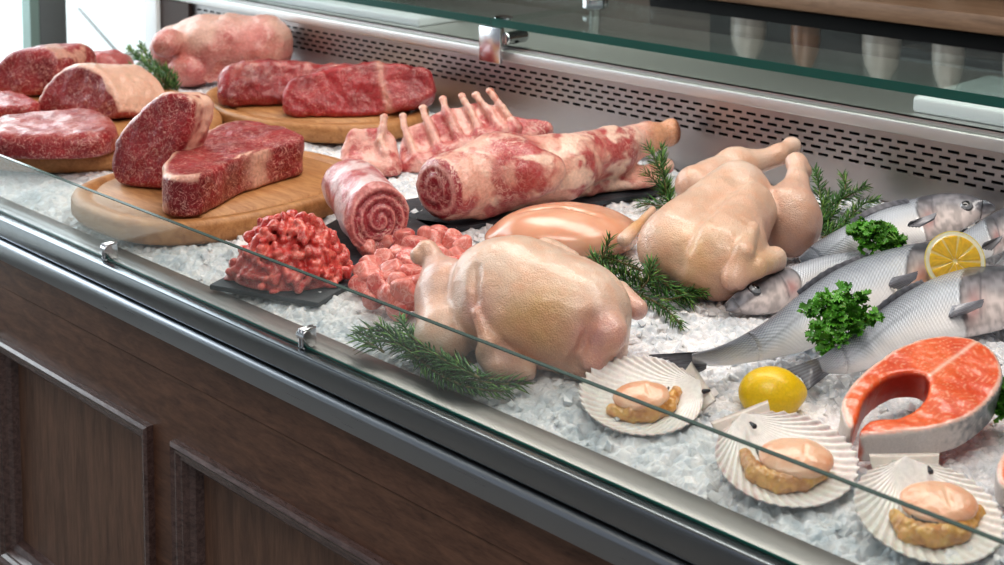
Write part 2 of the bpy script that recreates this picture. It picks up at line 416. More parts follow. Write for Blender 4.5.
# side wall with the shop window, sill lowered so the front rails reflect brighter
WX = -4.0
b = MB(); b.box(WX-.1, WX, -2.0, 3.5, -.93, -.86); b.box(WX-.1, WX, 2.55, 3.5, -.86, 2.1); b.box(WX-.1, WX, -2., 3.5, 1.9, 2.1); struct(b.build('wall_left', MAT['wall']))
wq = [on_plane(x, 20, (WX, 0, 0), (1, 0, 0))[1] for x in (30, 40, 67)]
b = MB(); b.box(WX-.08, WX, wq[1], wq[2], -.86, 1.9); b.box(WX-.08, WX, 2.45, 2.55, -.86, 1.9); b.box(WX-.08, WX, -2, 2.55, 1.82, 1.9); b.box(WX-.08, WX, -2, 2.55, -.86, -.80)
w = struct(b.build('window_1', MAT['frame_grey'], bevel=.004))
b = MB(); b.box(WX-.05, WX-.0, wq[0], wq[1]-.002, -.80, 1.82); w2 = b.build('glass_edge_strip', simple('pale_green_edge', (.45, .62, .58, 1), .3), w)
b = MB(); b.box(WX-.045, WX-.04, -2, 2.45, -.80, 1.82); b.build('window_glass', MAT['glass'], w)
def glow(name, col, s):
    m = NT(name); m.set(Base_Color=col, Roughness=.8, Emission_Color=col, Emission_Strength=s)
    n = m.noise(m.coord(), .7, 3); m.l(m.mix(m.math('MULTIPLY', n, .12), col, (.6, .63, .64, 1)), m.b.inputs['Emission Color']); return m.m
b = MB(); b.box(-11, WX-.1, -4, 12, -.99, -.93); struct(b.build('pavement_1', glow('glowing_pavement', (.9, .92, .93, 1), .9)))  # pavement outside, its bright daylight put in as glow
b = MB(); b.box(-11.1, -11, -4, 12, -.93, 4.5); struct(b.build('wall_outside', glow('glowing_facade', (.9, .93, .95, 1), 1.0)))  # facade across the street glows in place of daylight
p0, p1 = P(78, 8, -.93), P(122, 58, -.93); d = (p1-p0); nn = A3(-d[1], d[0], 0)/np.linalg.norm(d)*.012
b = MB(); z = A3(0, 0, .004); b.add([p0-nn+z, p1-nn+z, p1+nn+z, p0+nn+z], [(0, 1, 2, 3)]); struct(b.build('pavement_2', simple('pavement_joint', (.55, .56, .56, 1), .8)))

tc = empty('added_dark_cupboard', (-.6, 3.44, -.93), 0, 'tall black cupboard added mostly above the frame to darken the glass shelf reflection', 'cupboard')  # unseen cupboard put in so the right part of the shelf reflects dark
b = MB(); b.box(-1.9, 3.1, -.14, .05, 0, 2.9); b.build('carcass', MAT['black'], tc, bevel=.003)
for i in range(4):
    b = MB(); b.box(-1.88+i*1.24, -.66+i*1.24, -.16, -.142, .02, 2.88); dq = b.build('door', MAT['black'], tc, bevel=.004)
    b = MB(); b.box(-.72+i*1.24, -.70+i*1.24, -.185, -.16, 1.2, 1.45); b.build('handle', MAT['chrome'], dq, bevel=.003)
# ------------------------------------------------------------------ the display counter
X0, X1 = -3.14, .35
case = empty('display_counter', (-1.4, 1.4, -.93), 0, 'long butcher display counter with dark walnut panelled front and brushed steel case', 'display counter')
OFF = Vector((1.4, -1.4, .93))
def cpart(b, name, mat, parent=case, **k):
    o = b.build(name, mat, parent, **k)
    if parent is case: o.location = OFF
    return o
def skyl(*a): pass
# inner deck, rails
b = MB(); b.box(X0, X1, .965, 1.0, -.05, -.004); cpart(b, 'front_deck', MAT['steel'], bevel=.001)
b = MB(); b.box(X0, X1, .945, .9622, -.034, -.0035); cpart(b, 'upper_rail', MAT['steel_rail'] if 'steel_rail' in MAT else MAT['steel_dark'], bevel=.003, seg=3)
b = MB(); b.extrude_x([(.939, -.0385), (.9405, -.0365), (.943, -.0355), (.955, -.0355), (.955, -.063), (.938, -.063), (.938, -.041)], X0, X1); cpart(b, 'lower_rail', MAT['steel_low'] if 'steel_low' in MAT else MAT['steel_dark'], bevel=.001)
# walnut front: rails, stiles, recessed panels with mouldings
yF = .95; zt, zb = -.205, -.535
px = [(-2.043, -1.62)]; w_ = .423; gap = .080
pan = []; xx = -2.043-(w_+gap)*3
while xx < X1: pan.append((xx, min(xx+w_, X1-.03))); xx += w_+gap
wf = MB(); wf.box(X0, X1, yF, yF+.03, -.112, -.062); wf.box(X0, X1, yF+.0015, yF+.03, zt, -.1135); wf.box(X0, X1, yF+.0015, yF+.03, -.93, zb)
prev = X0
for a, c in pan:
    if a > prev: wf.box(max(prev, X0), a, yF+.0015, yF+.03, zb, zt)
    prev = c
wf.box(prev, X1, yF+.0015, yF+.03, zb, zt)
front = cpart(wf, 'wooden_front', MAT['walnut'])
for a, c in pan:
    a2 = max(a, X0+.01)
    if c < X0+.05: continue
    pb = MB(); pb.box(a2, c, yF+.018, yF+.028, zb, zt); pnl = cpart(pb, 'recessed_panel', MAT['walnut_v'], front)
    # stepped moulding frame, mitred
    prof = [(-.012, yF+.002), (-.012, yF-.008), (-.008, yF-.011), (-.003, yF-.008), (.0, yF-.008), (.004, yF-.004), (.008, yF-.004), (.012, yF+.004), (.02, yF+.008), (.024, yF+.019), (0, yF+.019)]
    mb = MB(); n = len(prof); cor = [(a2, zb, 1, 1), (c, zb, -1, 1), (c, zt, -1, -1), (a2, zt, 1, -1)]; vs = []
    for (x, z, sx, sz) in cor:
        for o_, y in prof: vs.append((x+sx*o_, y, z+sz*o_))
    fs = [(k*n+i, k*n+(i+1) % n, ((k+1) % 4)*n+(i+1) % n, ((k+1) % 4)*n+i) for k in range(4) for i in range(n)]
    mb.add(vs, fs); cpart(mb, 'moulding', MAT['mould'], pnl)
# body below / ends
b = MB(); b.box(X0+.02, X1-.02, .981, 2.2, -.92, -.07); cpart(b, 'cabinet_body', MAT['black'])
for xa in (X0, X1-.015):
    b = MB(); b.box(xa, xa+.015, .967, 1.873, -.07, -.008); cpart(b, 'end_panel', MAT['steel'])
# perforated back panel: real slots cut through a thin sheet
YB = 1.875
def slot_sheet():
    v = []; f = []; rows = 5; pitch = .0268; sl = .0175; sh = .0042; z0 = .068; dz = .0105
    xs0, xs1 = -2.93, X1-.01
    m = MB()
    ztop = z0+rows*dz
    m.add([(X0+.05, YB, -.06), (X1, YB, -.06), (X1, YB, z0-.0), (X0+.05, YB, z0-.0)], [(0, 1, 2, 3)])
    m.add([(X0+.05, YB, ztop), (X1, YB, ztop), (X1, YB, .155), (X0+.05, YB, .155)], [(0, 1, 2, 3)])
    m.add([(X0+.05, YB, z0), (xs0, YB, z0), (xs0, YB, ztop), (X0+.05, YB, ztop)], [(0, 1, 2, 3)])
    for r in range(rows):
        za = z0+r*dz; zc = za+dz; zm = (za+zc)/2; x = xs0; off = pitch/2*(r % 2)
        k = 0; xL = xs0
        while True:
            s0 = xs0+off+k*pitch+.004; s1 = s0+sl
            if s1 > xs1: break
            xr = s1+(pitch-sl)/2
            a, c, d_, e = zm-sh/2, zm+sh/2, s0, s1
            m.add([(xL, YB, za), (xr, YB, za), (xr, YB, zc), (xL, YB, zc), (d_, YB, a), (e, YB, a), (e, YB, c), (d_, YB, c)],
                  [(0, 1, 5, 4), (1, 2, 6, 5), (2, 3, 7, 6), (3, 0, 4, 7)])
            m.add([(d_, YB, a), (e, YB, a), (e, YB+.003, a), (d_, YB+.003, a), (d_, YB, c), (e, YB, c), (e, YB+.003, c), (d_, YB+.003, c)], [(0, 1, 2, 3), (4, 5, 6, 7)])
            xL = xr; k += 1
        m.add([(xL, YB, za), (X1, YB, za), (X1, YB, zc), (xL, YB, zc)], [(0, 1, 2, 3)])
    return m
cpart(slot_sheet(), 'perforated_back_panel', MAT['steel_back'] if 'steel_back' in MAT else MAT['steel'])
b = MB(); b.box(X0+.05, X1, YB+.02, YB+.03, -.06, .15); cpart(b, 'vent_backing', MAT['hole'])
b = MB(); b.box(X0, X1, 1.86, 2.3, .13, .15); cpart(b, 'steel_ledge', MAT['steel_ledge'] if 'steel_ledge' in MAT else MAT['steel'], bevel=.003, seg=3)
b = MB(); b.box(-3.125, -3.07, 1.85, 1.9, -.07, .15); cpart(b, 'corner_post', MAT['white_paint'], bevel=.003)
b = MB(); b.box(-3.07, -2.945, 1.862, 1.873, -.07, .128); cpart(b, 'dark_end_recess', simple('brown_recess', (.06, .04, .035, 1), .6))
# low front glass with clips
yg = .960; g0, g1 = -.003, .083
b = MB(); b.box(X0, X1, yg, yg+.005, g0, g1-.0012)
fg = cpart(b, 'front_glass', MAT['glass'])
b = MB(); b.box(X0, X1, yg, yg+.005, g1-.0012, g1); cpart(b, 'polished_edge', MAT['glass_edge'], fg)
b = MB(); b.box(X0, X1, yg-.0015, yg, g0, g0+.002); cpart(b, 'glass_seal', MAT['glass_green'], fg)
for xc in (-1.7945, -1.4005, -2.2, -.98+.0, -.55):
    pass
gc = [onx for onx in (float(on_plane(106, 250, (0, yg, 0), (0, 1, 0))[0]), float(on_plane(303, 335, (0, yg, 0), (0, 1, 0))[0]))]
step = gc[1]-gc[0]
for k in range(-2, 3):
    if k in (2,): continue
    xc = gc[0]+k*step
    b = MB(); b.box(xc-.0005, xc+.0035, yg-.007, yg+.013, -.003, .020); b.box(xc+.005, xc+.009, yg-.007, yg+.013, -.003, .020)
    cl = cpart(b, 'glass_clip', MAT['chrome'], fg, bevel=.0018, seg=3)
    vs, fs = lathe([(.0055, -.007), (.006, -.006), (.006, .006), (.0055, .007)], 16); b = MB(); b.add([(z+xc+.004, x+yg-.002, y+.012) for x, y, z in vs], fs); cpart(b, 'clip_screw', MAT['chrome'], cl, smooth=False)
# glass shelf over the ledge (two panes meeting at the bracket)
seam = -1.905
for i, (a, c) in enumerate(((X0, seam-.001), (seam+.001, X1))):
    t = empty('glass_shelf', ((a+c)/2, 2.02, .195), 0, ('thick green-edged glass shelf pane left of the square bracket', 'thick green-edged glass shelf pane right of the square bracket')[i], 'glass shelf')
    b = MB(); k = (a+c)/2; b.box(a-k, c-k, -.168, .165, 0, .013); b.build('glass_pane', MAT['glass_top'], t)
    b = MB(); b.box(a-k, c-k, -.1695, -.1681, .0, .0145); b.build('green_edge', MAT['glass_green'], t)
br = empty('shelf_bracket', (-1.90, 1.85, .15), 0, 'square steel bracket clamping the front edge of the glass shelf', 'bracket')
b = MB(); b.box(-.028, .028, -.008, .0, -.022, .044); b.build('clamp_plate', MAT['steel_bright'], br, bevel=.002)
b = MB(); b.box(-.02, .02, .0, .012, -.005, .044); b.build('clamp_block', MAT['chrome'], br, bevel=.002)
b = MB(); vs, fs = lathe([(.011, 0), (.012, .002), (.012, .05), (.009, .055)], 20); b.add([(x+.02, z+.012, y+.022) for x, y, z in vs], fs); b.build('pin', MAT['chrome'], br)
vs, fs = lathe([(.016, .056), (.018, .057), (.018, .060), (.012, .062)], 24); b = MB(); b.add([(x+.005, y+.025, z) for x, y, z in vs], fs); b.build('cap', MAT['chrome'], br)
st = empty('shelf_standoff', (seam, 2.14, .15), 0, 'round chrome standoff at the back edge of the glass shelf', 'standoff')
vs, fs = lathe([(.012, 0), (.012, .044)], 24); b = MB(); b.add(vs, fs); b.build('post', MAT['chrome'], st)
vs, fs = lathe([(.024, .0562), (.026, .058), (.026, .066), (.022, .069)], 28); b = MB(); b.add(vs, fs); b.build('cap', MAT['chrome'], st)
# trays on the ledge
for i, (xa, xb, y0, y1, zz) in enumerate(((-2.75, -2.19, 1.925, 2.04, .02), (-1.083, -.55, 1.925, 2.16, .025))):
    t = empty('plastic_tray', ((xa+xb)/2, y0, .15), 0, ('white plastic tray on the steel ledge at the top left', 'white plastic tray on the steel ledge at the right edge')[i], 'tray')
    h = (xb-xa)/2; b = MB(); b.box(-h, h, 0, y1-y0, 0, zz); b.build('tray_body', MAT['tray'], t, bevel=.006, seg=3)
    b = MB(); b.box(-h+.012, h-.012, .012, y1-y0-.012, zz-.0005, zz+.0008); b.build('tray_lid', MAT['tray'], t, bevel=.0004)
# back counter with a wooden top, appliance and bottles
bc = empty('back_counter', (-.8, 2.95, -.93), 0, 'dark back counter with a pale wooden worktop behind the display', 'back counter')
b = MB(); b.box(-1.55, 3.3, -.1, .3, 0, 1.045); b.build('cabinet', MAT['black'], bc)
b = MB(); b.box(-1.57, 3.32, -.15, .32, 1.056, 1.097); b.build('worktop', MAT['beam'], bc, bevel=.004)
ap = empty('kitchen_appliance', (-1.25, 2.72, -.93), 0, 'dark grey slim appliance with a painted highlight along its top behind the steel ledge', 'appliance')
b = MB(); b.box(-.29, 1.3, -.05, .05, 0, 1.03); b.build('housing', MAT['dark_plastic'], ap, bevel=.008, seg=3)
b = MB(); b.box(-.28, 1.29, -.055, -.048, .995, 1.01); b.build('highlight_strip', MAT['frame_grey'], ap)  # pale strip stands in for the highlight along the housing
def bottle(x, y, h, r, mat, label):
    t = empty('bottle', (x, y, .1675), 0, label, 'bottle', 'bottles on the back worktop')
    vs, fs = lathe([(r*.9, 0), (r, .01), (r, h*.6), (r*.8, h*.7), (r*.35, h*.8), (r*.33, h*.95)], 24); b = MB(); b.add(vs, fs); b.build('body', MAT[mat], t, smooth=True)
    vs, fs = lathe([(r*.38, h*.95), (r*.38, h*1.02)], 20); b = MB(); b.add(vs, fs); b.build('cap', MAT['dark_plastic'], t)
for i, (x, m) in enumerate(((-2.15, 'bottle_pale'), (-1.98, 'bottle_brown'), (-1.77, 'bottle_pale'), (-1.6, 'bottle_pale'), (-1.42, 'bottle_pale'), (-1.24, 'bottle_pale'))):
    bottle(x, 3.0, .38, .036 if i % 2 else .045, m, 'bottle standing in the row on the wooden back worktop')

# ------------------------------------------------------------------ ice bed
def rise(x, y): return .022*np.clip((x+1.35)/.25, 0, 1)*np.clip((y-1.70)/.12, 0, 1)+.0
def cells(q, s, seed, amp, tilt, cone):
    """upper envelope of randomly tilted chunks, one per jittered cell"""
    gx = np.floor(q[:, 0]/s).astype(int); gy = np.floor(q[:, 1]/s).astype(int); N = 1024
    rg = np.random.default_rng(seed); T = rg.random((N, N, 6)); best = np.full(len(q), -9.)
    for dx in (-1, 0, 1):
        for dy in (-1, 0, 1):
            t = T[(gx+dx) % N, (gy+dy) % N]
            cx = (gx+dx+.1+.8*t[:, 0])*s; cy = (gy+dy+.1+.8*t[:, 1])*s; ex = q[:, 0]-cx; ey = q[:, 1]-cy
            a = t[:, 5]*3.14; c_, s_ = np.cos(a), np.sin(a); r = np.maximum(np.abs(ex*c_+ey*s_), 1.25*np.abs(-ex*s_+ey*c_))/s
            h = amp*t[:, 4]+(ex*(t[:, 2]-.5)+ey*(t[:, 3]-.5))*tilt-cone*s*np.maximum(r-.38, 0)
            best = np.maximum(best, h)
    return best
def ice_h(q):
    e = np.clip((q[:, 1]-1.0)/.05, 0, 1); z = np.stack([q[:, 0], q[:, 1], 0*q[:, 0]], -1)
    return fbm(z, 9, 3, 2)*.005*e+cells(q, .0145, 1, .006, 1.1, 1.1)*.75+cells(q+.3, .0068, 2, .0035, 1.1, 1.0)*.8-.010*(1-e)-.0055+rise(q[:, 0], q[:, 1])
def ice_patch(x0, x1, st):
    ix = np.arange(x0, x1+st*.5, st); iy = np.append(np.arange(1.001, 1.872, st), 1.872)
    GX, GY = np.meshgrid(ix, iy, indexing='ij'); q = np.stack([GX.ravel(), GY.ravel(), np.zeros(GX.size)], -1); q[:, 2] = ice_h(q)
    I = np.arange(GX.size).reshape(GX.shape); return q, np.stack([I[:-1, :-1], I[1:, :-1], I[1:, 1:], I[:-1, 1:]], -1).reshape(-1, 4)
vs = []; fs = []; k = 0
for x0, x1, st in ((X0+.017, -1.8, .0036), (-1.8, -1.2, .0021), (-1.2, X1-.017, .0015)):
    v, f = ice_patch(x0, x1, st); vs.append(v); fs.append(f+k); k += len(v)
cube = np.array([(x, y, z) for z in (-1, 1) for y in (-1, 1) for x in (-1, 1)], float)
cf = np.array([(0, 2, 3, 1), (4, 5, 7, 6), (0, 1, 5, 4), (2, 6, 7, 3), (0, 4, 6, 2), (1, 3, 7, 5)])
n = 1500; sz = RNG.uniform(.0025, .0065, n); v = cube[None]*(1+.6*(RNG.random((n, 8, 3))-.5)); v = v*sz[:, None, None]*RNG.uniform(.4, 1, (n, 1, 3))
a = RNG.uniform(0, 6.28, (n, 3))
for (i, j), an in zip(((0, 1), (1, 2), (0, 2)), a.T):
    w = v.copy(); w[..., i] = v[..., i]*np.cos(an)[:, None]-v[..., j]*np.sin(an)[:, None]; w[..., j] = v[..., i]*np.sin(an)[:, None]+v[..., j]*np.cos(an)[:, None]; v = w
c = np.stack([RNG.uniform(-1.7, .3, n), RNG.uniform(1.01, 1.86, n), np.zeros(n)], -1); c[:, 2] = ice_h(c)+.001; v += c[:, None]
vs.append(v.reshape(-1, 3)); fs.append((cf[None]+(np.arange(n)*8)[:, None, None]).reshape(-1, 4)+k)
io = mesh_obj('crushed_ice', np.concatenate(vs), np.concatenate(fs), MAT['ice'], smooth=False)
tag(io, 'white crushed ice filling the display case', 'ice', kind='stuff')

# ------------------------------------------------------------------ boards and slates
def board(cx, cy, sx, sy, rz, label, e=2.):
    t = empty('cutting_board', (cx, cy, 0), rz, label, 'cutting board', 'wooden cutting boards')
    pr = [(.93, 0), (.975, .003), (1, .010), (1, .028), (.985, .034), (.955, .0355), (.90, .0355), (.887, .030), (.865, .0285), (.843, .030), (.83, .0355), (.4, .0355), (.01, .0355)]
    vs, fs = lathe(pr, 96); me = MB(); 
    vs = [(math.copysign(abs(x/math.hypot(x, y))**(2/e), x)*math.hypot(x, y), math.copysign(abs(y/math.hypot(x, y))**(2/e), y)*math.hypot(x, y), z) for x, y, z in vs]
    me.add([(x*sx, y*sy, z) for x, y, z in vs], fs); me.build('board_body', MAT['board'], t, smooth=True)
    return t
board(-1.832, 1.215, .178, .218, 0, 'oval wooden cutting board under the two marbled beef blocks, nearest the minced beef', 2.7)
board(-2.215, 1.677, .262, .182, 0, 'oval wooden cutting board under the long beef fillets at the back')
board(-2.47, 1.27, .375, .27, 0, 'oval wooden cutting board at the far left under the flat steak')
def slate_board(c, w, l, rz, label, z=.0):
    b = MB(); b.box(-w/2, w/2, -l/2, l/2, 0, .007)
    me = b.build('slate_board', MAT['slate'], bevel=.0015); me.location = (c[0], c[1], z); me.rotation_euler.z = rz; tag(me, label, 'slate board', 'slate boards'); return me
slate_board(((-1.534-1.367-1.484-1.642)/4-.008, (.99+1.006+1.336+1.354)/4+.012), .160, .36, math.radians(21), 'dark slate board under the minced beef and the rolled meat', -.001)
slate_board((-1.525, 1.565), .17, .42, math.radians(-12), 'dark slate board under the lamb leg', -.001)
# ------------------------------------------------------------------ beef and other cuts on the boards
ZB = .0355
def solid(c): return lambda V, N: np.tile(c, (len(V), 1))
def bounds(f, c, r): return np.array(c)-np.array(r), np.array(c)+np.array(r)
def bb(pts, pad):
    pts = np.array(pts); lo = pts.min(0)-pad; hi = pts.max(0)+pad; return lo, hi
def face_block(name, anchor, az, elev, poly, depth, rnd, mat, label, group=None, z=ZB, shear=(0, 0), taper=0., fat=None, cap_part=None, bumps=.0025, base=RED, h=.0032, dz=0., rim=.006, face_col=None, cat='beef cut', seed=1, side_col=None, side_part='fat_cap', cat_parts=None):
    """a block whose cut face (drawn from its outline) looks towards azimuth az (deg, 0 = straight at the viewer's side) and is pushed back by depth"""
    fr = Frame(anchor[0], anchor[1], z)
    a = math.radians(az); e = math.radians(elev)
    n = A3(math.sin(a)*math.cos(e), -math.cos(a)*math.cos(e), math.sin(e))     # face normal
    U = A3(math.cos(a), math.sin(a), 0); V = np.cross(n, U)
    pl = Plane((0, 0, dz), U, V)            # W == n
    pg = fr.uv(pl, poly, 4)
    pts = [pl.O+pl.U*u+pl.V*v+pl.W*w+(pl.U*shear[0]*w+pl.V*shear[1]*w) for u, v in pg for w in (0, -depth)]
    lo, hi = bb(pts, .012); lo[2] = max(lo[2], -.004)
    def f(p):
        d = prism(p, pl, pg, -depth, 0, rnd, shear, taper)+fbm(p, 22, seed, 2)*bumps*1.3+fbm(p, 85, seed+4, 2)*bumps*.45
        return smax(d, -p[:, 2]+.0005, .008)
    def uvw(p):
        u, v, w = pl.uv(p); u = u-w*shear[0]; v = v-w*shear[1]; return u, v, w
    def col(Vx, N):
        u, v, w = uvw(Vx); d2 = poly2(u, v, pg); nf = N@pl.W
        c = np.tile(base, (len(Vx), 1)); nz = fbm(Vx, 55, seed+9, 3)
        c = mixc(c, np.tile(DRED, (len(Vx), 1)), .35+.5*fbm(Vx, 30, seed+2, 2))
        if face_col is not None: c = face_col(c, u, v, w, d2, nf, nz)
        if fat is not None:
            t = fat(u, v, w, d2, nf, nz, N, Vx); c = mixc(c, np.tile(FATC, (len(Vx), 1)), t)
        return c
    parts = None
    if cap_part is not None:
        def lab(p):
            u, v, w = uvw(p); return cap_part(u, v, w, poly2(u, v, pg)).astype(int)
        parts = (lab, [('meat_body', mat, None), (side_part, 'fat', None)])
    return sdf_thing(name, fr, f, lo, hi, h, col, mat, label, cat, group, parts)

# roast with a rim of fat (left board, middle)
def fat3(u, v, w, d2, nf, nz, N, X): return np.clip((N[:, 2]*.9+nz*.25-.05)*3, 0, 1)*np.clip((-w-.003+(.006+d2)*1.)/.002, 0, 1)+np.clip((d2+.0085+nz*.003)/.002, 0, 1)*(v > .0)*np.clip(N[:, 2]*3+.5, 0, 1)*.9
face_block('beef_roast', (78, 118), -30, 8, [(36, 110), (40, 94), (49, 78), (61, 68), (76, 64), (91, 67), (104, 77), (113, 91), (118, 104), (118, 117), (98, 121), (60, 120)], .12, .010, 'beef',
           'beef roast with a thick pale fat cap over its dark cut face', None, taper=0, fat=fat3, shear=(-.12, .0), cap_part=lambda u, v, w, d2: (w < -.006) & (d2 > -.013) & (v > .035), seed=3)
# round roast at the far left back
face_block('beef_roast', (20, 98), -15, 8, [(-8, 78), (-4, 64), (6, 53), (18, 48), (32, 46), (46, 50), (53, 61), (54, 78), (48, 92), (30, 98), (10, 98), (-4, 92)], .11, .016, 'beef',
           'dark red round beef roast at the far left, behind the flat end steak', None, shear=(-.35, -.05), fat=lambda u, v, w, d2, nf, nz, N, X: np.clip((-w-.01)/.004, 0, 1)*np.clip(nz*2+.15, 0, .6), seed=5)
# thin steak at the left edge of the frame
def slab(name, anchor, poly, thick, rnd, label, z=ZB, mat='beef', seed=1, bumps=.0025, base=RED, fat=None, h=.0032, parts=None, group=None, cat='beef cut', tiltf=None, tm=.0, back=0):
    fr = Frame(anchor[0], anchor[1], z); pl = Plane((0, 0, thick), (1, 0, 0), (0, 1, 0))
    pg = fr.uv(pl, poly, 4)
    pts = [pl.O+pl.U*u+pl.V*v+pl.W*w for u, v in pg for w in (0, -thick)]; lo, hi = bb(pts, .012); lo[2] = -.004; hi[2] += .012
    def f(p):
        d = prism(p, pl, pg, -thick-.01, 0+(0 if tiltf is None else 0), rnd)+fbm(p, 22, seed, 2)*bumps*1.3+fbm(p, 85, seed+4, 2)*bumps*.45
        if tiltf is not None: d = d+tiltf(p)
        return smax(d, -p[:, 2]+.0005, .008)
    def col(Vx, N):
        u, v, w = pl.uv(Vx); d2 = poly2(u, v, pg); nz = fbm(Vx, 55, seed+9, 3)
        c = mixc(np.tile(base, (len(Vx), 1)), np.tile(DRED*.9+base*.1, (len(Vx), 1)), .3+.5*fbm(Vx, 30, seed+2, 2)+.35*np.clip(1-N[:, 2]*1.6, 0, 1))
        if fat is not None: c = mixc(c, np.tile(FATC, (len(Vx), 1)), fat(u, v, w, d2, N, nz, Vx))
        return c
    pr = None
    if parts: pr = (lambda p: parts[0](*pl.uv(p), p).astype(int), parts[1])
    return sdf_thing(name, fr, f, lo, hi, h, col, mat, label, cat, group, pr)
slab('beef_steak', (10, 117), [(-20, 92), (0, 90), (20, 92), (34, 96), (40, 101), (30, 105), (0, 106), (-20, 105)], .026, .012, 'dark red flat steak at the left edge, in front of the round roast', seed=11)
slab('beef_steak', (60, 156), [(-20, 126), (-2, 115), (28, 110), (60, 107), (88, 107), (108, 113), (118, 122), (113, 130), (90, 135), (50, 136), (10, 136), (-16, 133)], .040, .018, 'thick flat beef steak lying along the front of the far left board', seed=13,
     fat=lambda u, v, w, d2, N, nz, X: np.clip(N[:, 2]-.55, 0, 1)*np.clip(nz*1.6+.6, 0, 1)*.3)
# small pink cut behind the fat capped roast
fr = Frame(104, 68, ZB-.02); c1 = fr.q if False else None
f_ = lambda p: ell(p, fr.p(104, 66, .035), (.06, .05, .035))+fbm(p, 30, 3, 2)*.004
c0 = fr.p(104, 66, .035); lo, hi = bb([c0], .075); lo[2] = 0
sdf_thing('beef_roast', fr, lambda p: smax(f_(p), -p[:, 2], .004), lo, hi, .004, solid(A3(.5, .12, .12, .7)), 'beef', 'small pink roast mostly hidden behind the fat capped roast', 'beef cut')

# upright ribeye block (front board)
def fat5(u, v, w, d2, nf, nz, N, X):
    return np.clip((-w-.012-nz*.006)/.008, 0, 1)*np.clip(.75+nz, 0, 1)+np.clip((d2+.006+nz*.004)/.002, 0, 1)*np.clip(N[:, 2]*2-.6, 0, 1)*.8
face_block('beef_block', (140, 190), -24, 12, [(107, 168), (110, 152), (118, 133), (135, 112), (147, 101), (160, 93), (176, 91), (187, 95), (191, 106), (188, 125), (180, 148), (168, 172), (160, 188), (135, 190), (114, 184)], .065, .014, 'beef',
           'tall rounded block of marbled ribeye, standing at the left of the front board', None, shear=(-.05, 0), fat=fat5, cap_part=lambda u, v, w, d2: (w < -.018) & (d2 > -.02), seed=21, bumps=.0035, h=.0028)
# square sirloin block
_f = Frame(203, 212, ZB); _a, _b = _f.p(200, 175, .059), _f.p(303, 138, .059); BR = (_a[1]+.045, (_b[1]-_a[1])/(_b[0]-_a[0]), _a[0])
def fat6(u, v, w, d2, N, nz, X):
    band = np.exp(-((X[:, 0]-.055+.0*X[:, 2]+nz*.008)/.013)**2)*(N[:, 1] < -.1)*(N[:, 2] < .75)
    rim = np.clip((w+.008+nz*.003)/.003, 0, 1)*np.clip((d2+.012)/.004, 0, 1)*(X[:, 0] < .0)
    end = np.clip((-X[:, 0]-.052+nz*.01)/.008, 0, 1)*.9*(N[:, 2] < .8)
    backrim = np.clip((d2+.007)/.003, 0, 1)*(N[:, 2] > .5)*(v > BR[0]+BR[1]*(u-BR[2]))
    return np.clip(band*.8+rim*.6+end+backrim, 0, 1)
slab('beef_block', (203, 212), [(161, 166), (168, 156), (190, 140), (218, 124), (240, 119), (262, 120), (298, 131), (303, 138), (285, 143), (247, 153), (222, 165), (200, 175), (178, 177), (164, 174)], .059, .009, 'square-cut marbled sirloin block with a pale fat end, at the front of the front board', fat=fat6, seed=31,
     parts=(lambda u, v, w, X: (X[:, 0] < -.055+0*u), [('meat_body', 'beef', None), ('fat_cap', 'fat', 'pale fat end')]), h=.0026, bumps=.0022)

# long fillets on the back board
face_block('beef_fillet', (290, 108), 12, 28, [(217, 88), (219, 72), (228, 63), (250, 58), (285, 57), (325, 60), (365, 62), (392, 70), (392, 95), (370, 106), (300, 106), (250, 106), (228, 105), (219, 98)], .085, .024, 'lean',
           'long beef fillet with a rounded end, at the left of the back board', None, seed=41, bumps=.004, fat=lambda u, v, w, d2, nf, nz, N, X: np.clip(N[:, 2]-.3, 0, 1)*np.clip(nz*1.8+.2, 0, 1)*.5)
def f42(c, u, v, w, d2, nf, nz): return c*np.array([1.08, .95, .95, 1])
face_block('beef_fillet', (360, 118), 4, 22, [(283, 98), (285, 84), (294, 75), (320, 69), (360, 62), (400, 62), (425, 66), (433, 75), (434, 92), (424, 101), (400, 110), (372, 118), (340, 118), (300, 118), (287, 113)], .085, .013, 'lean',
           'blocky lean beef fillet lying against the longer one on the back board', None, seed=47, bumps=.004, face_col=f42, fat=lambda u, v, w, d2, nf, nz, N, X: np.exp(-((u-.055+v*.2+nz*.004)/.008)**2)*.5)

# pork leg at the far back
fr = Frame(225, 80, .0)
g = [fr.p(170, 50, .075), fr.p(215, 45, .085), fr.p(262, 45, .085), fr.p(152, 50, .06), fr.p(222, 58, .09), fr.p(235, 52, .105)]
def f(p):
    d = cap(p, g[0]+A3(0, .02, 0), g[2]+A3(0, .0, 0), .048, .066)
    d = smin(d, ell(p, g[1]+A3(0, .015, 0), (.09, .065, .064)), .03)
    d = smin(d, ell(p, fr.p(168, 42, .10), (.03, .04, .028)), .008)
    d = smin(d, ell(p, fr.p(190, 70, .035), (.05, .05, .04)), .01)
    d = smin(d, cap(p, fr.p(222, 74, .05), fr.p(188, 84, .03), .032, .024), .006)
    d = smin(d, cap(p, fr.p(226, 66, .06)-A3(0, .03, 0), fr.p(224, 48, .11)-A3(0, .0, 0), .026, .022), .008)
    d = smax(d, -cap(p, fr.p(195, 62, .05)-A3(0, .08, 0), fr.p(214, 60, .05)-A3(0, .08, 0), .010), .012)
    return smax(d+fbm(p, 16, 3, 2)*.006+fbm(p, 60, 7, 2)*.002, -p[:, 2], .006)
lo, hi = bb([fr.p(140, 60, .05), fr.p(300, 50, .09), g[2]+A3(.06, .13, .08), fr.p(190, 90, .0)], .03); lo[2] = 0; hi[2] = .19
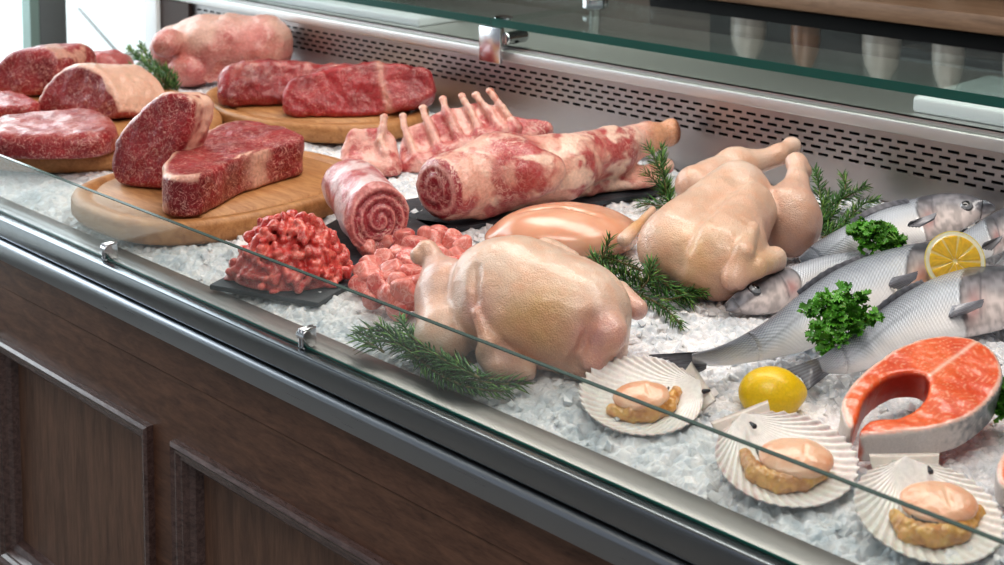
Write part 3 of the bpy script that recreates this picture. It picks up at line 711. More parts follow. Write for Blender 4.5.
def colp(V, N):
    n = fbm(V, 26, 3, 3); c = mixc(np.tile(A3(.66, .26, .23, .6), (len(V), 1)), np.tile(A3(.55, .16, .15, .8), (len(V), 1)), n*1.6+.3)
    return mixc(c, np.tile(A3(.74, .46, .38, .3), (len(V), 1)), fbm(V, 12, 8, 2)*1.5+.1+.4*(V[:, 2] > .1))
sdf_thing('pork_leg', fr, f, lo, hi, .0045, colp, 'lamb', 'large pale pink pork leg with a folded shank, at the back against the perforated panel', 'pork')

# ------------------------------------------------------------------ lamb on the slate
fr = Frame(545, 215, .006)
L = [fr.p(450, 185, .055), fr.p(500, 172, .060), fr.p(560, 166, .058), fr.p(610, 152, .060), fr.p(648, 137, .066), fr.p(668, 132, .068)]
fl = [fr.p(478, 203, .022)-A3(0, .01, 0), fr.p(535, 195, .020), fr.p(590, 186, .016), fr.p(640, 176, .014), fr.p(668, 166, .014)]
ax = (L[0]-L[1]); ax[2] *= .4; ax = ax/np.linalg.norm(ax); ax = ax*.86+A3(-.1, -.5, .05); ax /= np.linalg.norm(ax)
Fc_ = L[0]+ax*.036
s1 = np.cross(ax, A3(0, 0, 1)); s1 /= np.linalg.norm(s1); s2 = np.cross(s1, ax)
def faceuv(p): q = p-Fc_; return q@s1, q@s2, q@ax
def f_leg(p):
    d = chain(p, L, [.050, .052, .047, .036, .021, .0205], .02)
    d = smin(d, ell(p, fr.p(525, 172, .07), (.06, .04, .04)), .02)
    d = smin(d, ell(p, L[5]+A3(.004, 0, .002), (.016, .02, .022)), .008)
    u, v, w = faceuv(p); r = np.sqrt((u/1.0)**2+v**2)
    face = w+.004*np.clip(1-np.abs(r-.026)/.006, 0, 1)+.003*np.clip(1-r/.01, 0, 1)+fbm(p, 60, 2, 2)*.002
    d = smax(d, face, .010)
    e = chain(p, fl, [.018, .017, .014, .012, .010], .01)
    e = smin(e, ell(p, fr.p(625, 180, .012), (.06, .035, .012)), .012)
    d = smin(d, e, .007)
    return smax(d+fbm(p, 18, 31, 2)*.004+fbm(p, 70, 33, 2)*.0015, -p[:, 2]+.0005, .005)
lo, hi = bb(L+fl+[Fc_], .058); lo[2] = 0; hi[2] = .13
def colleg(V, N):
    u, v, w = faceuv(V); r = np.sqrt(u*u+v*v); V_w = warp(warp(V, .016, 26), .006, 80); n = fbm(V_w, 20, 41, 4); n2 = fbm(V_w*A3(.6, 1, 1.8), 30, 45, 4); K = len(V)
    c = mixc(np.tile(A3(.46, .085, .085, .9), (K, 1)), np.tile(A3(.80, .47, .37, .5), (K, 1)), np.clip(n*1.7+.3, 0, .85))
    c = mixc(c, np.tile(A3(.86, .62, .50, .3), (K, 1)), np.clip(n2*2.2-.25, 0, .9))
    fc = (w > -.012); ring = np.clip(1-np.abs(r-.034)/.005, 0, 1)+.8*np.clip(1-np.abs(r-.017-.004*n)/.003, 0, 1)
    cf_ = mixc(np.tile(A3(.33, .03, .045, 1), (K, 1)), np.tile(A3(.70, .38, .34, .5), (K, 1)), ring)
    c = np.where(fc[:, None], cf_, c)
    t = np.clip((V[:, 0]-L[4][0]+.01)/.02, 0, 1)*(V[:, 2] > .04); c = mixc(c, np.tile(A3(.66, .34, .20, .4), (K, 1)), t)
    return mixc(c, np.tile(A3(.22, .07, .03, .2), (K, 1)), np.clip((V[:, 0]-L[5][0]-.008)/.008, 0, 1)*(V[:, 2] > .04))
sdf_thing('leg_of_lamb', fr, f_leg, lo, hi, .0032, colleg, 'lamb', 'whole leg of lamb with a rolled cut end, lying on the dark slate', 'lamb', None,
          (lambda p: ((p[:, 0] > L[4][0]-.005) & (p[:, 2] > .035)).astype(int), [('meat_body', None, None), ('shank_end', None, 'bare knobbly shank end')]))

# rack of ribs
def rib_rack(name, anchor, poly, bones, label, cat, thick, seed, z=.0, lean=42, h=.003):
    fr = Frame(anchor[0], anchor[1], z); a = math.radians(lean)
    pl = Plane((0, 0, .02), (1, 0, 0), (0, math.sin(a), math.cos(a)))   # leaning back sheet; W faces the viewer side
    if pl.W[1] > 0: pl.W = -pl.W
    pg = fr.uv(pl, poly, 4)
    def f(p):
        u, v, w = pl.uv(p)
        d = prism(p, pl, pg, -thick, 0., .009)
        k = np.clip((v.max() if False else 0), 0, 1)
        for b in B: d = smin(d, chain(p, b[:-1], [.0085, .007, .006][:len(b)-1], .0), .006)
        d = smin(d, cap(p, *low, .017), .014)
        return smax(d+fbm(p, 26, seed, 2)*.003+fbm(p, 90, seed+3, 2)*.0012, -p[:, 2]+.0005, .004)
    B = [[fr.onp(x, y, pl.O+pl.W*.004, pl.W) for x, y in b] for b in bones]
    low = [fr.onp(x, y, pl.O-pl.W*.004, pl.W) for x, y in lowpts]
    pts = [pl.O+pl.U*u+pl.V*v+pl.W*w for u, v in pg for w in (0, -thick)]; lo, hi = bb(pts+low, .02); lo[2] = 0
    def col(V, N):
        K = len(V); n = fbm(warp(warp(V, .010, 40), .004, 110), 30, seed, 4); c = mixc(np.tile(A3(.48, .095, .095, .9), (K, 1)), np.tile(A3(.78, .42, .36, .5), (K, 1)), n*2.2+.35)
        bd = np.full(K, 9.)
        for b in B: bd = np.minimum(bd, chain(V, b, [.007]*len(b)))
        return mixc(c, np.tile(A3(.80, .50, .42, .4), (K, 1)), np.clip((.003-bd)/.003, 0, 1)*.8)
    root = sdf_thing(name, fr, f, lo, hi, h, col, 'lamb', label, cat, None, (lambda p: np.zeros(len(p), int), [('meat_body', None, None)]))
    for i, b in enumerate(B):
        def fb(p): return np.minimum(chain(p, b, [.0062, .0056, .0052, .0062][:len(b)], .004), ell(p, b[-1], (.0072, .0072, .0058)))+fbm(p, 120, 3, 2)*.0006
        l2, h2 = bb(b, .012)
        Vb, Fb = nets(fb, l2, h2, .0016)
        t = ln(Vb-b[-1]); cc = mixc(np.tile(A3(.80, .50, .40, .5), (len(Vb), 1)), np.tile(A3(.62, .22, .16, .5), (len(Vb), 1)), np.clip(1-t/.008, 0, 1)+fbm(Vb, 60, 4, 2))
        mesh_obj('rib_bone', Vb, Fb, MAT['bone'], root, cc)
    return root
lowpts = [(412, 170), (545, 128)]
lowpts = [(414, 168), (505, 134)]
rib_rack('rib_rack', (460, 170), [(398, 178), (399, 150), (404, 128), (418, 122), (432, 114), (448, 107), (466, 103), (482, 100), (496, 104), (512, 113), (530, 118), (550, 122), (552, 130), (530, 137), (500, 142), (470, 150), (440, 166), (420, 178)],
         [[(418, 163), (410, 142), (404, 126), (403, 116)], [(441, 152), (432, 132), (425, 117), (423, 108)], [(462, 144), (452, 122), (445, 108), (443, 99)], [(482, 137), (472, 114), (465, 102), (462, 96)], [(502, 132), (488, 110), (480, 101), (476, 95)], [(517, 128), (503, 108), (494, 97), (490, 91)]],
         'rack of lamb ribs with bare bone tips, leaning behind the leg of lamb', 'lamb', .024, 51)
lowpts = [(352, 168), (388, 168)]
rib_rack('lamb_chop', (370, 175), [(337, 168), (340, 150), (345, 134), (353, 126), (370, 127), (384, 128), (394, 136), (398, 150), (399, 165), (392, 176), (370, 176), (345, 175)],
         [[(386, 152), (380, 140), (383, 128), (384, 117)]], 'single pink lamb chop with one upright bone, left of the rib rack', 'lamb', .028, 57, lean=35)

# rolled meat
fr = Frame(385, 246, .006)
a_ = fr.p(352, 186, .060); b_ = fr.p(380, 220, .047); ax2 = b_-a_; ax2[2] = 0; ax2 /= np.linalg.norm(ax2); axr = ax2.copy()
axr = axr*.93+A3(.30, -.12, .16); axr /= np.linalg.norm(axr); t1 = np.cross(axr, A3(0, 0, 1)); t1 /= np.linalg.norm(t1); t2 = np.cross(t1, axr)
def ruv(p): q = p-b_; u, v = q@t1, q@t2; return np.sqrt(u*u+(v*1.06)**2), np.arctan2(v, u), q@axr
def f_roll(p):
    d = cap(p, a_, b_+ax2*.02, .041, .047); r, th, w = ruv(p)
    sp = np.mod(r/.0135-th/(2*math.pi), 1.); gro = np.exp(-((sp-.5)/.13)**2)*.0045*(r > .006)
    d = smax(d, w+gro-.001+fbm(p, 60, 3, 2)*.002, .009)
    return smax(d+fbm(p, 20, 61, 2)*.0035+fbm(p, 75, 63, 2)*.001, -p[:, 2]+.0005, .004)
def colroll(V, N):
    K = len(V); r, th, w = ruv(V); sp = np.mod(r/.0135-th/(2*math.pi), 1.); n = fbm(warp(warp(V, .012, 30), .005, 90), 24, 65, 4)
    c = mixc(np.tile(A3(.50, .13, .14, .8), (K, 1)), np.tile(A3(.80, .60, .60, .3), (K, 1)), np.clip(n*2.4+.55, 0, 1))
    ff = mixc(np.tile(A3(.34, .035, .05, .9), (K, 1)), np.tile(A3(.78, .36, .33, .5), (K, 1)), np.exp(-((sp-.12)/.10)**2)+.5*np.clip((r-.040)/.004, 0, 1))
    return np.where((w > -.009)[:, None], ff, c)
lo, hi = bb([a_, b_], .062); lo[2] = 0
sdf_thing('rolled_roast', fr, f_roll, lo, hi, .0026, colroll, 'lamb', 'rolled meat joint with a spiral cut end, beside the minced beef', 'meat roll', None)

# minced beef heap
fr = Frame(288, 290, .006)
top = fr.p(285, 235, .04)
cx, cy = fr.p(290, 262, .02)[:2]; cy += .0
rg = np.random.default_rng(5); segs = []
ctr = A3(cx, cy, 0); ax_, ay_, hz = .078, .062, .072
for _ in range(330):
    a = rg.uniform(0, 6.28); rr = math.sqrt(rg.random()); x, y = rr*math.cos(a), rr*math.sin(a)
    z = hz*max(0, 1-(x*x+y*y))**.7*(1+.12*math.sin(5*a)); p0 = A3(cx+x*ax_, cy+y*ay_, max(z, .004)+rg.uniform(-.004, .004))
    d = rg.normal(size=3)*A3(1, 1, .5); d /= np.linalg.norm(d); l = rg.uniform(.003, .011); bend = rg.normal(size=3)*.002
    segs.append((p0-d*l/2, p0+bend, p0+d*l/2, rg.uniform(.0034, .0055)))
def f_mince(p):
    x, y = (p[:, 0]-cx)/ax_, (p[:, 1]-cy)/ay_
    d = ell(p, (cx, cy, -.004), (ax_*.93, ay_*.93, hz*.93))
    for a, b, c, r in segs:
        lo_ = np.minimum(np.minimum(a, b), c)-r-.006; hi_ = np.maximum(np.maximum(a, b), c)+r+.006
        m = ((p > lo_) & (p < hi_)).all(1)
        if not m.any(): continue
        q = p[m]; e = np.minimum(cap(q, a, b, r), cap(q, b, c, r)); d[m] = smin(d[m], e, .0022)
    return smax(d, -p[:, 2]+.0005, .002)
def colmi(V, N):
    K = len(V); n = fbm(V, 90, 3, 2); c = mixc(np.tile(A3(.50, .032, .03, .8), (K, 1)), np.tile(A3(.68, .12, .09, .8), (K, 1)), n*1.6+.35)
    return c
o = sdf_thing('minced_beef', fr, f_mince, (cx-.1, cy-.08, 0), (cx+.1, cy+.08, .092), .0021, colmi, 'mince', 'heap of bright red minced beef on the dark slate', 'minced beef')
o['kind'] = 'stuff'
# ------------------------------------------------------------------ poultry
SK = A3(.66, .455, .345, 1); SKP = A3(.58, .31, .27, .8); SKY = A3(.66, .40, .19, 1); SKW = A3(.74, .58, .48, .8); MEATP = A3(.78, .40, .33, .4)
def chicken_colors(pinks, yell, seed):
    def col(V, N):
        K = len(V); n = fbm(V, 18, seed, 3); c = mixc(np.tile(SK, (K, 1)), np.tile(SKW, (K, 1)), n+.35)
        for (c0, r, s) in yell: c = mixc(c, np.tile(SKY, (K, 1)), s*np.exp(-(ln(V-c0)/r)**2)*(1+n))
        for (c0, r, s) in pinks: c = mixc(c, np.tile(SKP, (K, 1)), s*np.exp(-(ln(V-c0)/r)**2)*(1+.6*n))
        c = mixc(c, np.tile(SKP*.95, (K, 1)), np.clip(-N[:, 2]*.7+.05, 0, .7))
        return c
    return col
# --- chicken at the front
fr = Frame(550, 374, 0)
A_ = fr.p(507, 300, .064); B_ = fr.p(580, 322, .058)
def f_body(p):
    d = cap(p, A_, B_, .060, .052)
    d = smin(d, ell(p, fr.p(548, 308, .060), (.088, .070, .056)), .03)
    d = smin(d, ell(p, fr.p(512, 276, .085), (.058, .045, .040)), .03)
    d = smin(d, ell(p, fr.p(592, 352, .030), (.034, .028, .028)), .02)
    return d
hb = lambda x, y, off=0.: fr.hit(f_body, x, y, off)
thigh = hb(458, 305, .004); thigh = fr.p(449, 302, .046)
knee = fr.p(434, 262, .080); kn = fr.p(424, 253, .088)
w0 = hb(477, 313, -.001); w1 = hb(490, 343, .004); w2 = fr.p(500, 364, .020); w3 = fr.p(528, 372, .014); w4 = fr.p(492, 352, .030)
n0 = hb(597, 332); n1 = hb(590, 352)
def f_leg1(p):
    d = ell(p, thigh, (.036, .040, .043)); d = smin(d, cap(p, fr.p(444, 335, .030), thigh, .034, .034), .02)
    d = smin(d, cap(p, thigh+A3(-.006, 0, .015), knee, .026, .0135), .02)
    d = smin(d, np.minimum(ell(p, kn+A3(.004, 0, .002), (.0135, .012, .013)), ell(p, kn+A3(-.006, -.004, -.003), (.010, .010, .010))), .008); return d
def f_wing1(p):
    d = chain(p, [w0, w1, w4], [.0055, .0125, .0165], .004)
    d = smin(d, chain(p, [w4, w2, w3], [.018, .0175, .0095], .004), .005)
    d = smin(d, cap(p, w1+A3(.01, .006, -.003), w3+A3(-.002, .008, .004), .012, .009), .008); return d
def f_tip1(p): return cap(p, fr.p(618, 295, .052), fr.p(637, 309, .046), .016, .0125)
def f_far1(p): return cap(p, fr.p(548, 252, .100), fr.p(570, 262, .092), .017, .015)
def f_ch1(p):
    d = f_body(p)
    d = smax(d, -cap(p, hb(592, 322), hb(582, 362, .0), .0045, .006), .016)
    d = smin(d, cap(p, hb(604, 338, -.002), hb(592, 360, -.002), .011, .012), .010)
    d = smin(d, ell(p, hb(612, 332, -.004), (.018, .02, .017)), .012)
    d = smin(d, f_tip1(p), .005); d = smin(d, f_far1(p), .008)
    d = smin(d, f_leg1(p), .009); d = smin(d, f_wing1(p), .0045)
    d = smax(d, -cap(p, hb(475, 268), hb(474, 300), .002, .003), .010)
    fold = np.sin(V3(p, thigh)*600)*.0006
    return smax(d+fbm(p, 20, 71, 2)*.0022+fbm(p, 85, 73, 2)*.0007+fold, -p[:, 2]+.0005, .006)
def V3(p, c):
    q = p-c; return np.where(ln(q-A3(.035, -.01, 0)) < .03, q[:, 1]*.3+q[:, 2], 0)
lo = np.minimum.reduce([A_-.075, B_-.07, kn-.02, thigh-.05, w2-.03]); hi = np.maximum.reduce([A_+.075, B_+.09, kn+.03, fr.p(637, 309, .046)+.02]); lo[2] = 0; hi[1] = A_[1]+.085; hi[2] = .135
colA = chicken_colors([(thigh, .05, .9), (kn, .02, .5), (w2, .035, .9), (w0, .02, .7), (hb(600, 345), .035, 1.1), (fr.p(637, 309, .046), .02, .8), (hb(478, 300), .02, .6)], [(hb(530, 325), .045, .8), (hb(500, 330), .03, .5), (hb(560, 345), .04, .5), (kn, .015, .6)], 75)
def labA(p):
    b, l, w = f_body(p), f_leg1(p), np.minimum(f_wing1(p), 9); t = np.minimum(f_tip1(p), f_far1(p)); s = np.stack([b-.0015, l, w, t], 1)
    return s.argmin(1)
sdf_thing('raw_chicken', fr, f_ch1, lo, hi, .0026, colA, 'chicken', 'whole raw chicken nearest the front glass, its leg pointing left at the diced meat', 'chicken', 'whole raw chickens on the ice',
          (labA, [('body', None, None), ('drumstick', None, None), ('wing', None, None), ('wing_tip', None, None)]))

# --- chicken at the back
fr2 = Frame(728, 292, 0)
fp = fr2.p
C1 = fp(662, 244, .048); C2 = fp(752, 190, .075)
M1 = fp(705, 248, .052); M2 = fp(742, 208, .080)
def f_body2(p):
    d = cap(p, fp(676, 246, .050), fp(738, 196, .082), .050, .046)
    d = smin(d, cap(p, fp(712, 258, .048), fp(744, 212, .078), .051, .042), .014)
    d = smin(d, ell(p, fp(728, 255, .05), (.05, .06, .05)), .02)
    return d
hb2 = lambda x, y, off=0.: fr2.hit(f_body2, x, y, off)
T2 = fp(790, 222, .052); K2 = fp(797, 180, .098); KN2 = fp(797, 163, .112)
ft0 = fp(698, 190, .070)+A3(0, .02, 0); ft1 = fp(738, 172, .084)+A3(0, .02, 0); ft2 = fp(778, 155, .098); ft3 = fp(791, 147, .104)
W0 = hb2(754, 226, -.002); W1 = hb2(744, 252, .004); W2 = hb2(735, 278, .006); W3 = fp(756, 268, .045); W4 = fp(775, 258, .052)
W3 = hb2(756, 268, .006); W4 = fp(774, 259, .050)
KEEL = [hb2(x, y) for x, y in ((741, 178), (728, 190), (712, 203), (698, 218), (687, 234), (680, 250), (677, 264))]
def f_leg2(p):
    d = ell(p, T2, (.040, .045, .046)); d = smin(d, cap(p, T2+A3(.0, 0, .02), K2, .030, .0145), .02); d = smin(d, cap(p, K2, KN2, .0145, .0125), .006)
    d = smin(d, np.minimum(ell(p, KN2, (.0145, .013, .014)), ell(p, KN2+A3(.008, -.004, -.010), (.011, .011, .012))), .008); return d
def f_leg3(p):
    d = chain(p, [ft0, ft1, ft2, ft3], [.030, .027, .014, .0115], .012); d = smin(d, ell(p, ft3+A3(.002, 0, .003), (.012, .011, .0105)), .006); return d
def f_wing2(p):
    d = chain(p, [W0, W1, W2], [.006, .0115, .0155], .004); d = smin(d, chain(p, [W2, W3, W4], [.0135, .0135, .0155], .004), .006); return d
def f_wing3(p): return cap(p, fp(652, 210, .058), fp(624, 240, .040), .0055, .0085)
def f_ch2(p):
    d = f_body2(p)
    d = smax(d, -chain(p, KEEL, [.0045]*len(KEEL)), .022)
    d = smin(d, f_wing3(p), .008); d = smin(d, f_leg3(p), .008); d = smin(d, f_leg2(p), .007)
    d = smin(d, f_wing2(p), .0045)
    return smax(d+fbm(p, 20, 81, 2)*.0022+fbm(p, 85, 83, 2)*.0007, -p[:, 2]+.0005, .006)
pts2 = [C1, C2, T2, KN2, ft3, ft0, W2]; lo = np.min(pts2, 0)-.062; hi = np.max(pts2, 0)+.06; lo[2] = 0; hi[2] = .135; lo[0] = fp(622, 240, .04)[0]-.015
colB = chicken_colors([(T2, .055, .9), (KN2, .02, .6), (W2, .02, .8), (ft2, .03, .4), (fp(700, 172, .09), .03, .6), (hb2(765, 225), .03, .6)], [(hb2(700, 275), .045, .8), (hb2(680, 255), .04, .5), (W3, .03, .8), (W1, .02, .5), (ft2, .02, .6), (fp(640, 225, .05), .025, 1.)], 85)
def labB(p):
    s = np.stack([f_body2(p)-.0015, np.minimum(f_leg2(p), 9), f_leg3(p), f_wing2(p), f_wing3(p)], 1).argmin(1); return s
sdf_thing('raw_chicken', fr2, f_ch2, lo, hi, .0028, colB, 'chicken', 'whole raw chicken with both legs pointing at the perforated back panel', 'chicken', 'whole raw chickens on the ice',
          (labB, [('body', None, None), ('drumstick', None, None), ('drumstick', None, None), ('wing', None, None), ('wing', None, None)]))
# --- chicken breast fillet
fr3 = Frame(560, 262, 0)
fb = lambda p: smin(ell(p, fr3.p(566, 232, .030), (.092, .070, .036)), ell(p, fr3.p(525, 238, .018), (.055, .05, .020)), .02)
def f_br(p):
    d = smin(fb(p), ell(p, fr3.p(605, 232, .020), (.050, .05, .024)), .02); a, b = fr3.hit(fb, 515, 212), fr3.hit(fb, 600, 212)
    d = smax(d, -chain(p, [fr3.hit(fb, 520, 212, .001), fr3.hit(fb, 555, 206, .001), fr3.hit(fb, 600, 216, .001)], [.0005, .0015, .0005]), .006)
    return smax(d+fbm(p, 20, 91, 2)*.002, -p[:, 2]+.0005, .005)
lo, hi = bb([fr3.p(492, 240, .01), fr3.p(633, 240, .01), fr3.p(566, 232, .03)+A3(0, .07, .04), fr3.p(566, 232, .03)-A3(0, .07, .0)], .01); lo[2] = 0
def colbr(V, N):
    K = len(V); n = fbm(V*A3(1, 2, 1), 22, 93, 3); return mixc(np.tile(A3(.70, .34, .22, .15), (K, 1)), np.tile(A3(.76, .44, .31, .15), (K, 1)), n+.5)
sdf_thing('chicken_breast', fr3, f_br, lo, hi, .003, colbr, 'fillet', 'smooth skinless chicken breast between the two whole chickens', 'chicken')

# ------------------------------------------------------------------ diced meat
frd = Frame(410, 312, 0)
dv = []
for k in range(7):
    rgk = np.random.default_rng(100+k); fvr = RNG
    c6 = [(rgk.normal(size=3), ) for _ in range(7)]
    base = [np.array(v, float) for v in ((1, 0, 0), (-1, 0, 0), (0, 1, 0), (0, -1, 0), (0, 0, 1), (0, 0, -1))]
    nn_ = [b+rgk.normal(size=3)*.28 for b in base]+[rgk.normal(size=3) for _ in range(2)]
    nn_ = [n/np.linalg.norm(n) for n in nn_]; dd = [rgk.uniform(.0095, .0145) for _ in base]+[rgk.uniform(.014, .017) for _ in range(2)]
    def fd(p):
        d = None
        for n, q in zip(nn_+['s'], dd+[0]):
            e = (ln(p)-.0178) if isinstance(n, str) else p@n-q; d = e if d is None else smax(d, e, .0035)
        return d+fbm(p, 90, 200+k, 2)*.0012
    V, Fc = nets(fd, (-.022,)*3, (.022,)*3, .0016); N = vnormals(V, Fc); n = fbm(V, 70, k, 3); K = len(V)
    c = mixc(np.tile(A3(.72, .25, .21, .6), (K, 1)), np.tile(A3(.60, .13, .115, .6), (K, 1)), n*1.5+.25)
    me = mesh_obj('meat_cube', V, Fc, MAT['dice'], cols=c); dv.append(me)
cubes = [(361, 285), (372, 268), (368, 250), (386, 243), (381, 262), (398, 256), (393, 273), (380, 284), (375, 296), (390, 296), (400, 304), (408, 290), (412, 274), (404, 240), (415, 247), (424, 262), (430, 240), (441, 236), (452, 242), (462, 248), (455, 257), (441, 256), (448, 268), (462, 262), (396, 286), (418, 300), (420, 284), (367, 276), (385, 232+10), (410, 262)]
used = []
for i, (x, y) in enumerate(cubes):
    ue, ve = (x-412)/55., (y-272)/36.
    z = .011+.036*max(0, 1-(ue*ue+ve*ve)*.9)
    o = dv[i % 7] if i < 7 else dv[i % 7].copy()
    if i >= 7: C.objects.link(o)
    o.location = P(x, y, z); o.rotation_euler = (random.uniform(0, 6.28), random.uniform(0, 6.28), random.uniform(0, 6.28)); s = random.uniform(.95, 1.25); o.scale = (s, s, s)
    tag(o, 'rough pink cube in the heap of diced meat beside the front chicken', 'diced meat', 'diced meat cubes')
# ------------------------------------------------------------------ fish
def interp(a, n, t): 
    a = np.array(a, float); x = np.linspace(0, 1, len(a)); cs = catmull(a, 12, False); xs = np.linspace(0, 1, len(cs))
    return np.stack([np.interp(t, xs, cs[:, k]) for k in range(a.shape[1])], -1)
def fishmat():
    m = NT('fish_skin'); a = m.n.new('ShaderNodeVertexColor'); a.layer_name = 'Col'; uvn = m.n.new('ShaderNodeUVMap'); uvn.uv_map = 'UVMap'
    sp = m.n.new('ShaderNodeSeparateXYZ'); m.l(uvn.outputs[0], sp.inputs[0])
    mp = m.n.new('ShaderNodeMapping'); mp.inputs['Scale'].default_value = (1, 1, 1); m.l(uvn.outputs[0], mp.inputs[0])
    # overlapping scale rows from two crossed waves
    u = m.math('MULTIPLY', sp.outputs[0], 130*math.pi); v = m.math('MULTIPLY', sp.outputs[1], 64*math.pi)
    s1 = m.math('SINE', u); s2 = m.math('SINE', v); sc_ = m.math('MULTIPLY', s1, s2)
    msk = a.outputs['Alpha']; nz = m.noise(m.coord(), 60, 3)
    w = m.math('MULTIPLY', m.math('MULTIPLY', m.math('ADD', m.math('MULTIPLY', sc_, .5), .5), msk), .45)
    c = m.mix(w, a.outputs['Color'], (.80, .82, .86, 1))
    c = m.mix(m.math('MULTIPLY', nz, .12), c, (.25, .27, .32, 1)); m.l(c, m.b.inputs['Base Color'])
    m.set(Metallic=.12, Roughness=.32, Coat_Weight=.7, Coat_Roughness=.12)
    m.bump(m.math('MULTIPLY', sc_, msk), .5, .0012); return m.m
MAT['fish'] = fishmat()
MAT['fin'] = vcol_mat('fish_fin', rough=.35, bump=.5, bscale=150, coat=.4)
MAT['eye'] = vcol_mat('fish_eye', rough=.06, coat=1)
def fish(label, dors, bel, zt, zb_, thick, headleft, gill, eyepx, eye_r, fins=(), anchor=None, tail=None, mouth=None, z0=0.):
    """body lofted through pairs of dorsal/belly outline points; first pair at the tail, last at the nose"""
    fr = Frame(*anchor); n = 150; m = 44; t = np.linspace(0, 1, n)
    zl = lambda z, i, k: z if not isinstance(z, tuple) else z[0]+(z[1]-z[0])*i/(k-1)
    D = np.array([fr.p(x, y, zl(zt, i, len(dors))+z0) for i, (x, y) in enumerate(dors)]); B = np.array([fr.p(x, y, zl(zb_, i, len(bel))+z0) for i, (x, y) in enumerate(bel)])
    D = interp(D, n, t); B = interp(B, n, t); mid = (D+B)/2; hv = (D-B)/2
    arc = np.concatenate([[0], np.cumsum(ln(np.diff(mid, axis=0)))]); arc /= arc[-1]
    thick = [q*.85 for q in thick]; th = np.interp(arc, np.linspace(0, 1, len(thick)), thick); th = np.convolve(np.pad(th, 5, 'edge'), np.ones(11)/11, 'valid')
    T = np.gradient(mid, axis=0); T /= ln(T)[:, None]; U = np.cross(T, hv/ln(hv)[:, None]); U = U*np.sign(U[:, 2:3])
    ph = np.linspace(0, 2*math.pi, m, endpoint=False); cs_, sn = np.cos(ph), np.sin(ph)
    pc = np.sign(cs_)*np.abs(cs_)**.9; ps = np.sign(sn)*np.abs(sn)**.95
    V = mid[:, None]+hv[:, None]*pc[None, :, None]+U[:, None]*(th[:, None]*ps[None])[..., None]
    gx = gill; aa = arc[:, None]; cc = cs_[None]
    gl = gx-.045*(1-cc**2)                                            # curved gill cover edge
    gd = (aa-gl); bump_ = np.where(gd > 0, .0022*np.exp(-(gd/.05)**1.0)+.0004, 0)-.0012*np.exp(-(gd/.006)**2)
    gd2 = aa-(gx+.055-.012*(1-cc**2)); bump_ += np.where(np.abs(cc) < .75, -.0008*np.exp(-(gd2/.005)**2), 0)
    up = (ps[None] > 0); V = V+U[:, None]*(bump_*np.maximum(ps[None], 0)*min(1, th.max()/.01))[..., None]
    if mouth: 
        mo = np.exp(-((cc+.05)/.07)**2)*(aa > 1-mouth)*.0022; V = V-U[:, None]*(mo*np.abs(ps[None]))[..., None]-np.sign(0)*0
    V[:, :, 2] = np.maximum(V[:, :, 2], .001)
    C_ = np.zeros((n, m, 4)); nn = fbm(V.reshape(-1, 3), 40, 5, 3).reshape(n, m)
    n3 = fbm(V.reshape(-1, 3), 120, 9, 3).reshape(n, m)
    dorsal = A3(.06, .075, .11, .8); side = A3(.30, .34, .41, 1); silver = A3(.66, .71, .78, .8); white = A3(.88, .85, .84, .3)
    x = cc+.10*nn+0*aa
    def st(a, b): return np.clip((x-a)/(b-a), 0, 1)[..., None]
    c = white+(silver-white)*st(-.45, .05); c = c+(side-c)*st(.15, .55); c = c+(dorsal-c)*st(.62, .98)
    lat = np.exp(-((cc-.18+.04*np.sin(aa*6))/.022)**2)[..., None]; c = c+(A3(.15, .17, .22, .6)-c)*lat*.5*(aa < gx)[..., None]
    hd = np.clip((aa-gl)/.006, 0, 1)[..., None]; h_d = A3(.13, .13, .15, .0); h_l = A3(.62, .54, .52, 0)
    hc = h_l+(A3(.30, .29, .31, 0)-h_l)*np.clip((x+.35)/.45, 0, 1)[..., None]; hc = hc+(h_d*.7-hc)*np.clip((x-.22+.25*nn)/.45, 0, 1)[..., None]; hc = hc*(1+np.clip(n3*.6, -.22, .22))[..., None]; hc = hc+(A3(.52, .24, .23, 0)-hc)*(np.exp(-((aa-gx-.02)/.03)**2)*np.exp(-((cc+.45)/.35)**2))[..., None]*.8
    hc = hc+(A3(.06, .06, .07, 0)-hc)*np.exp(-((aa-gl-.004)/.009)**2)[..., None]*(.45+.5*(cc > -.3))[..., None]
    hc = hc+(A3(.10, .10, .12, 0)-hc)*(np.exp(-((gd2)/.004)**2)*(np.abs(cc) < .8))[..., None]*.6
    c = c+(hc-c)*hd
    if mouth: c = c+(A3(.12, .08, .08, 0)-c)*((aa > 1-mouth)*np.exp(-((cc+.05)/.05)**2))[..., None]*.9
    tl = np.clip((.06-aa)/.05, 0, 1)[..., None]; c = c+(A3(.16, .17, .20, .3)-c)*tl*.6
    I = np.arange(n*m).reshape(n, m); Fq = np.stack([I[:-1, :], np.roll(I, -1, 1)[:-1], np.roll(I, -1, 1)[1:], I[1:, :]], -1).reshape(-1, 4)
    root = empty('whole_fish', fr.O, fr.th, label, 'fish', 'whole silver fish on the ice')
    body = mesh_obj('body', V.reshape(-1, 3), Fq, MAT['fish'], root, c.reshape(-1, 4))
    me = body.data; uvl = me.uv_layers.new(name='UVMap'); UV = np.stack(np.broadcast_arrays(aa, (ph/(2*math.pi))[None]), -1).reshape(-1, 2)
    li = np.zeros(len(me.loops), np.int32); me.loops.foreach_get('vertex_index', li)
    uvs = UV[li]; # unwrap seam
    uvs = uvs.reshape(-1, 4, 2); wr = (uvs[:, :, 1].max(1)-uvs[:, :, 1].min(1)) > .5; uvs[wr, :, 1] = np.where(uvs[wr, :, 1] < .5, uvs[wr, :, 1]+1, uvs[wr, :, 1])
    uvl.data.foreach_set('uv', uvs.astype(np.float32).ravel())
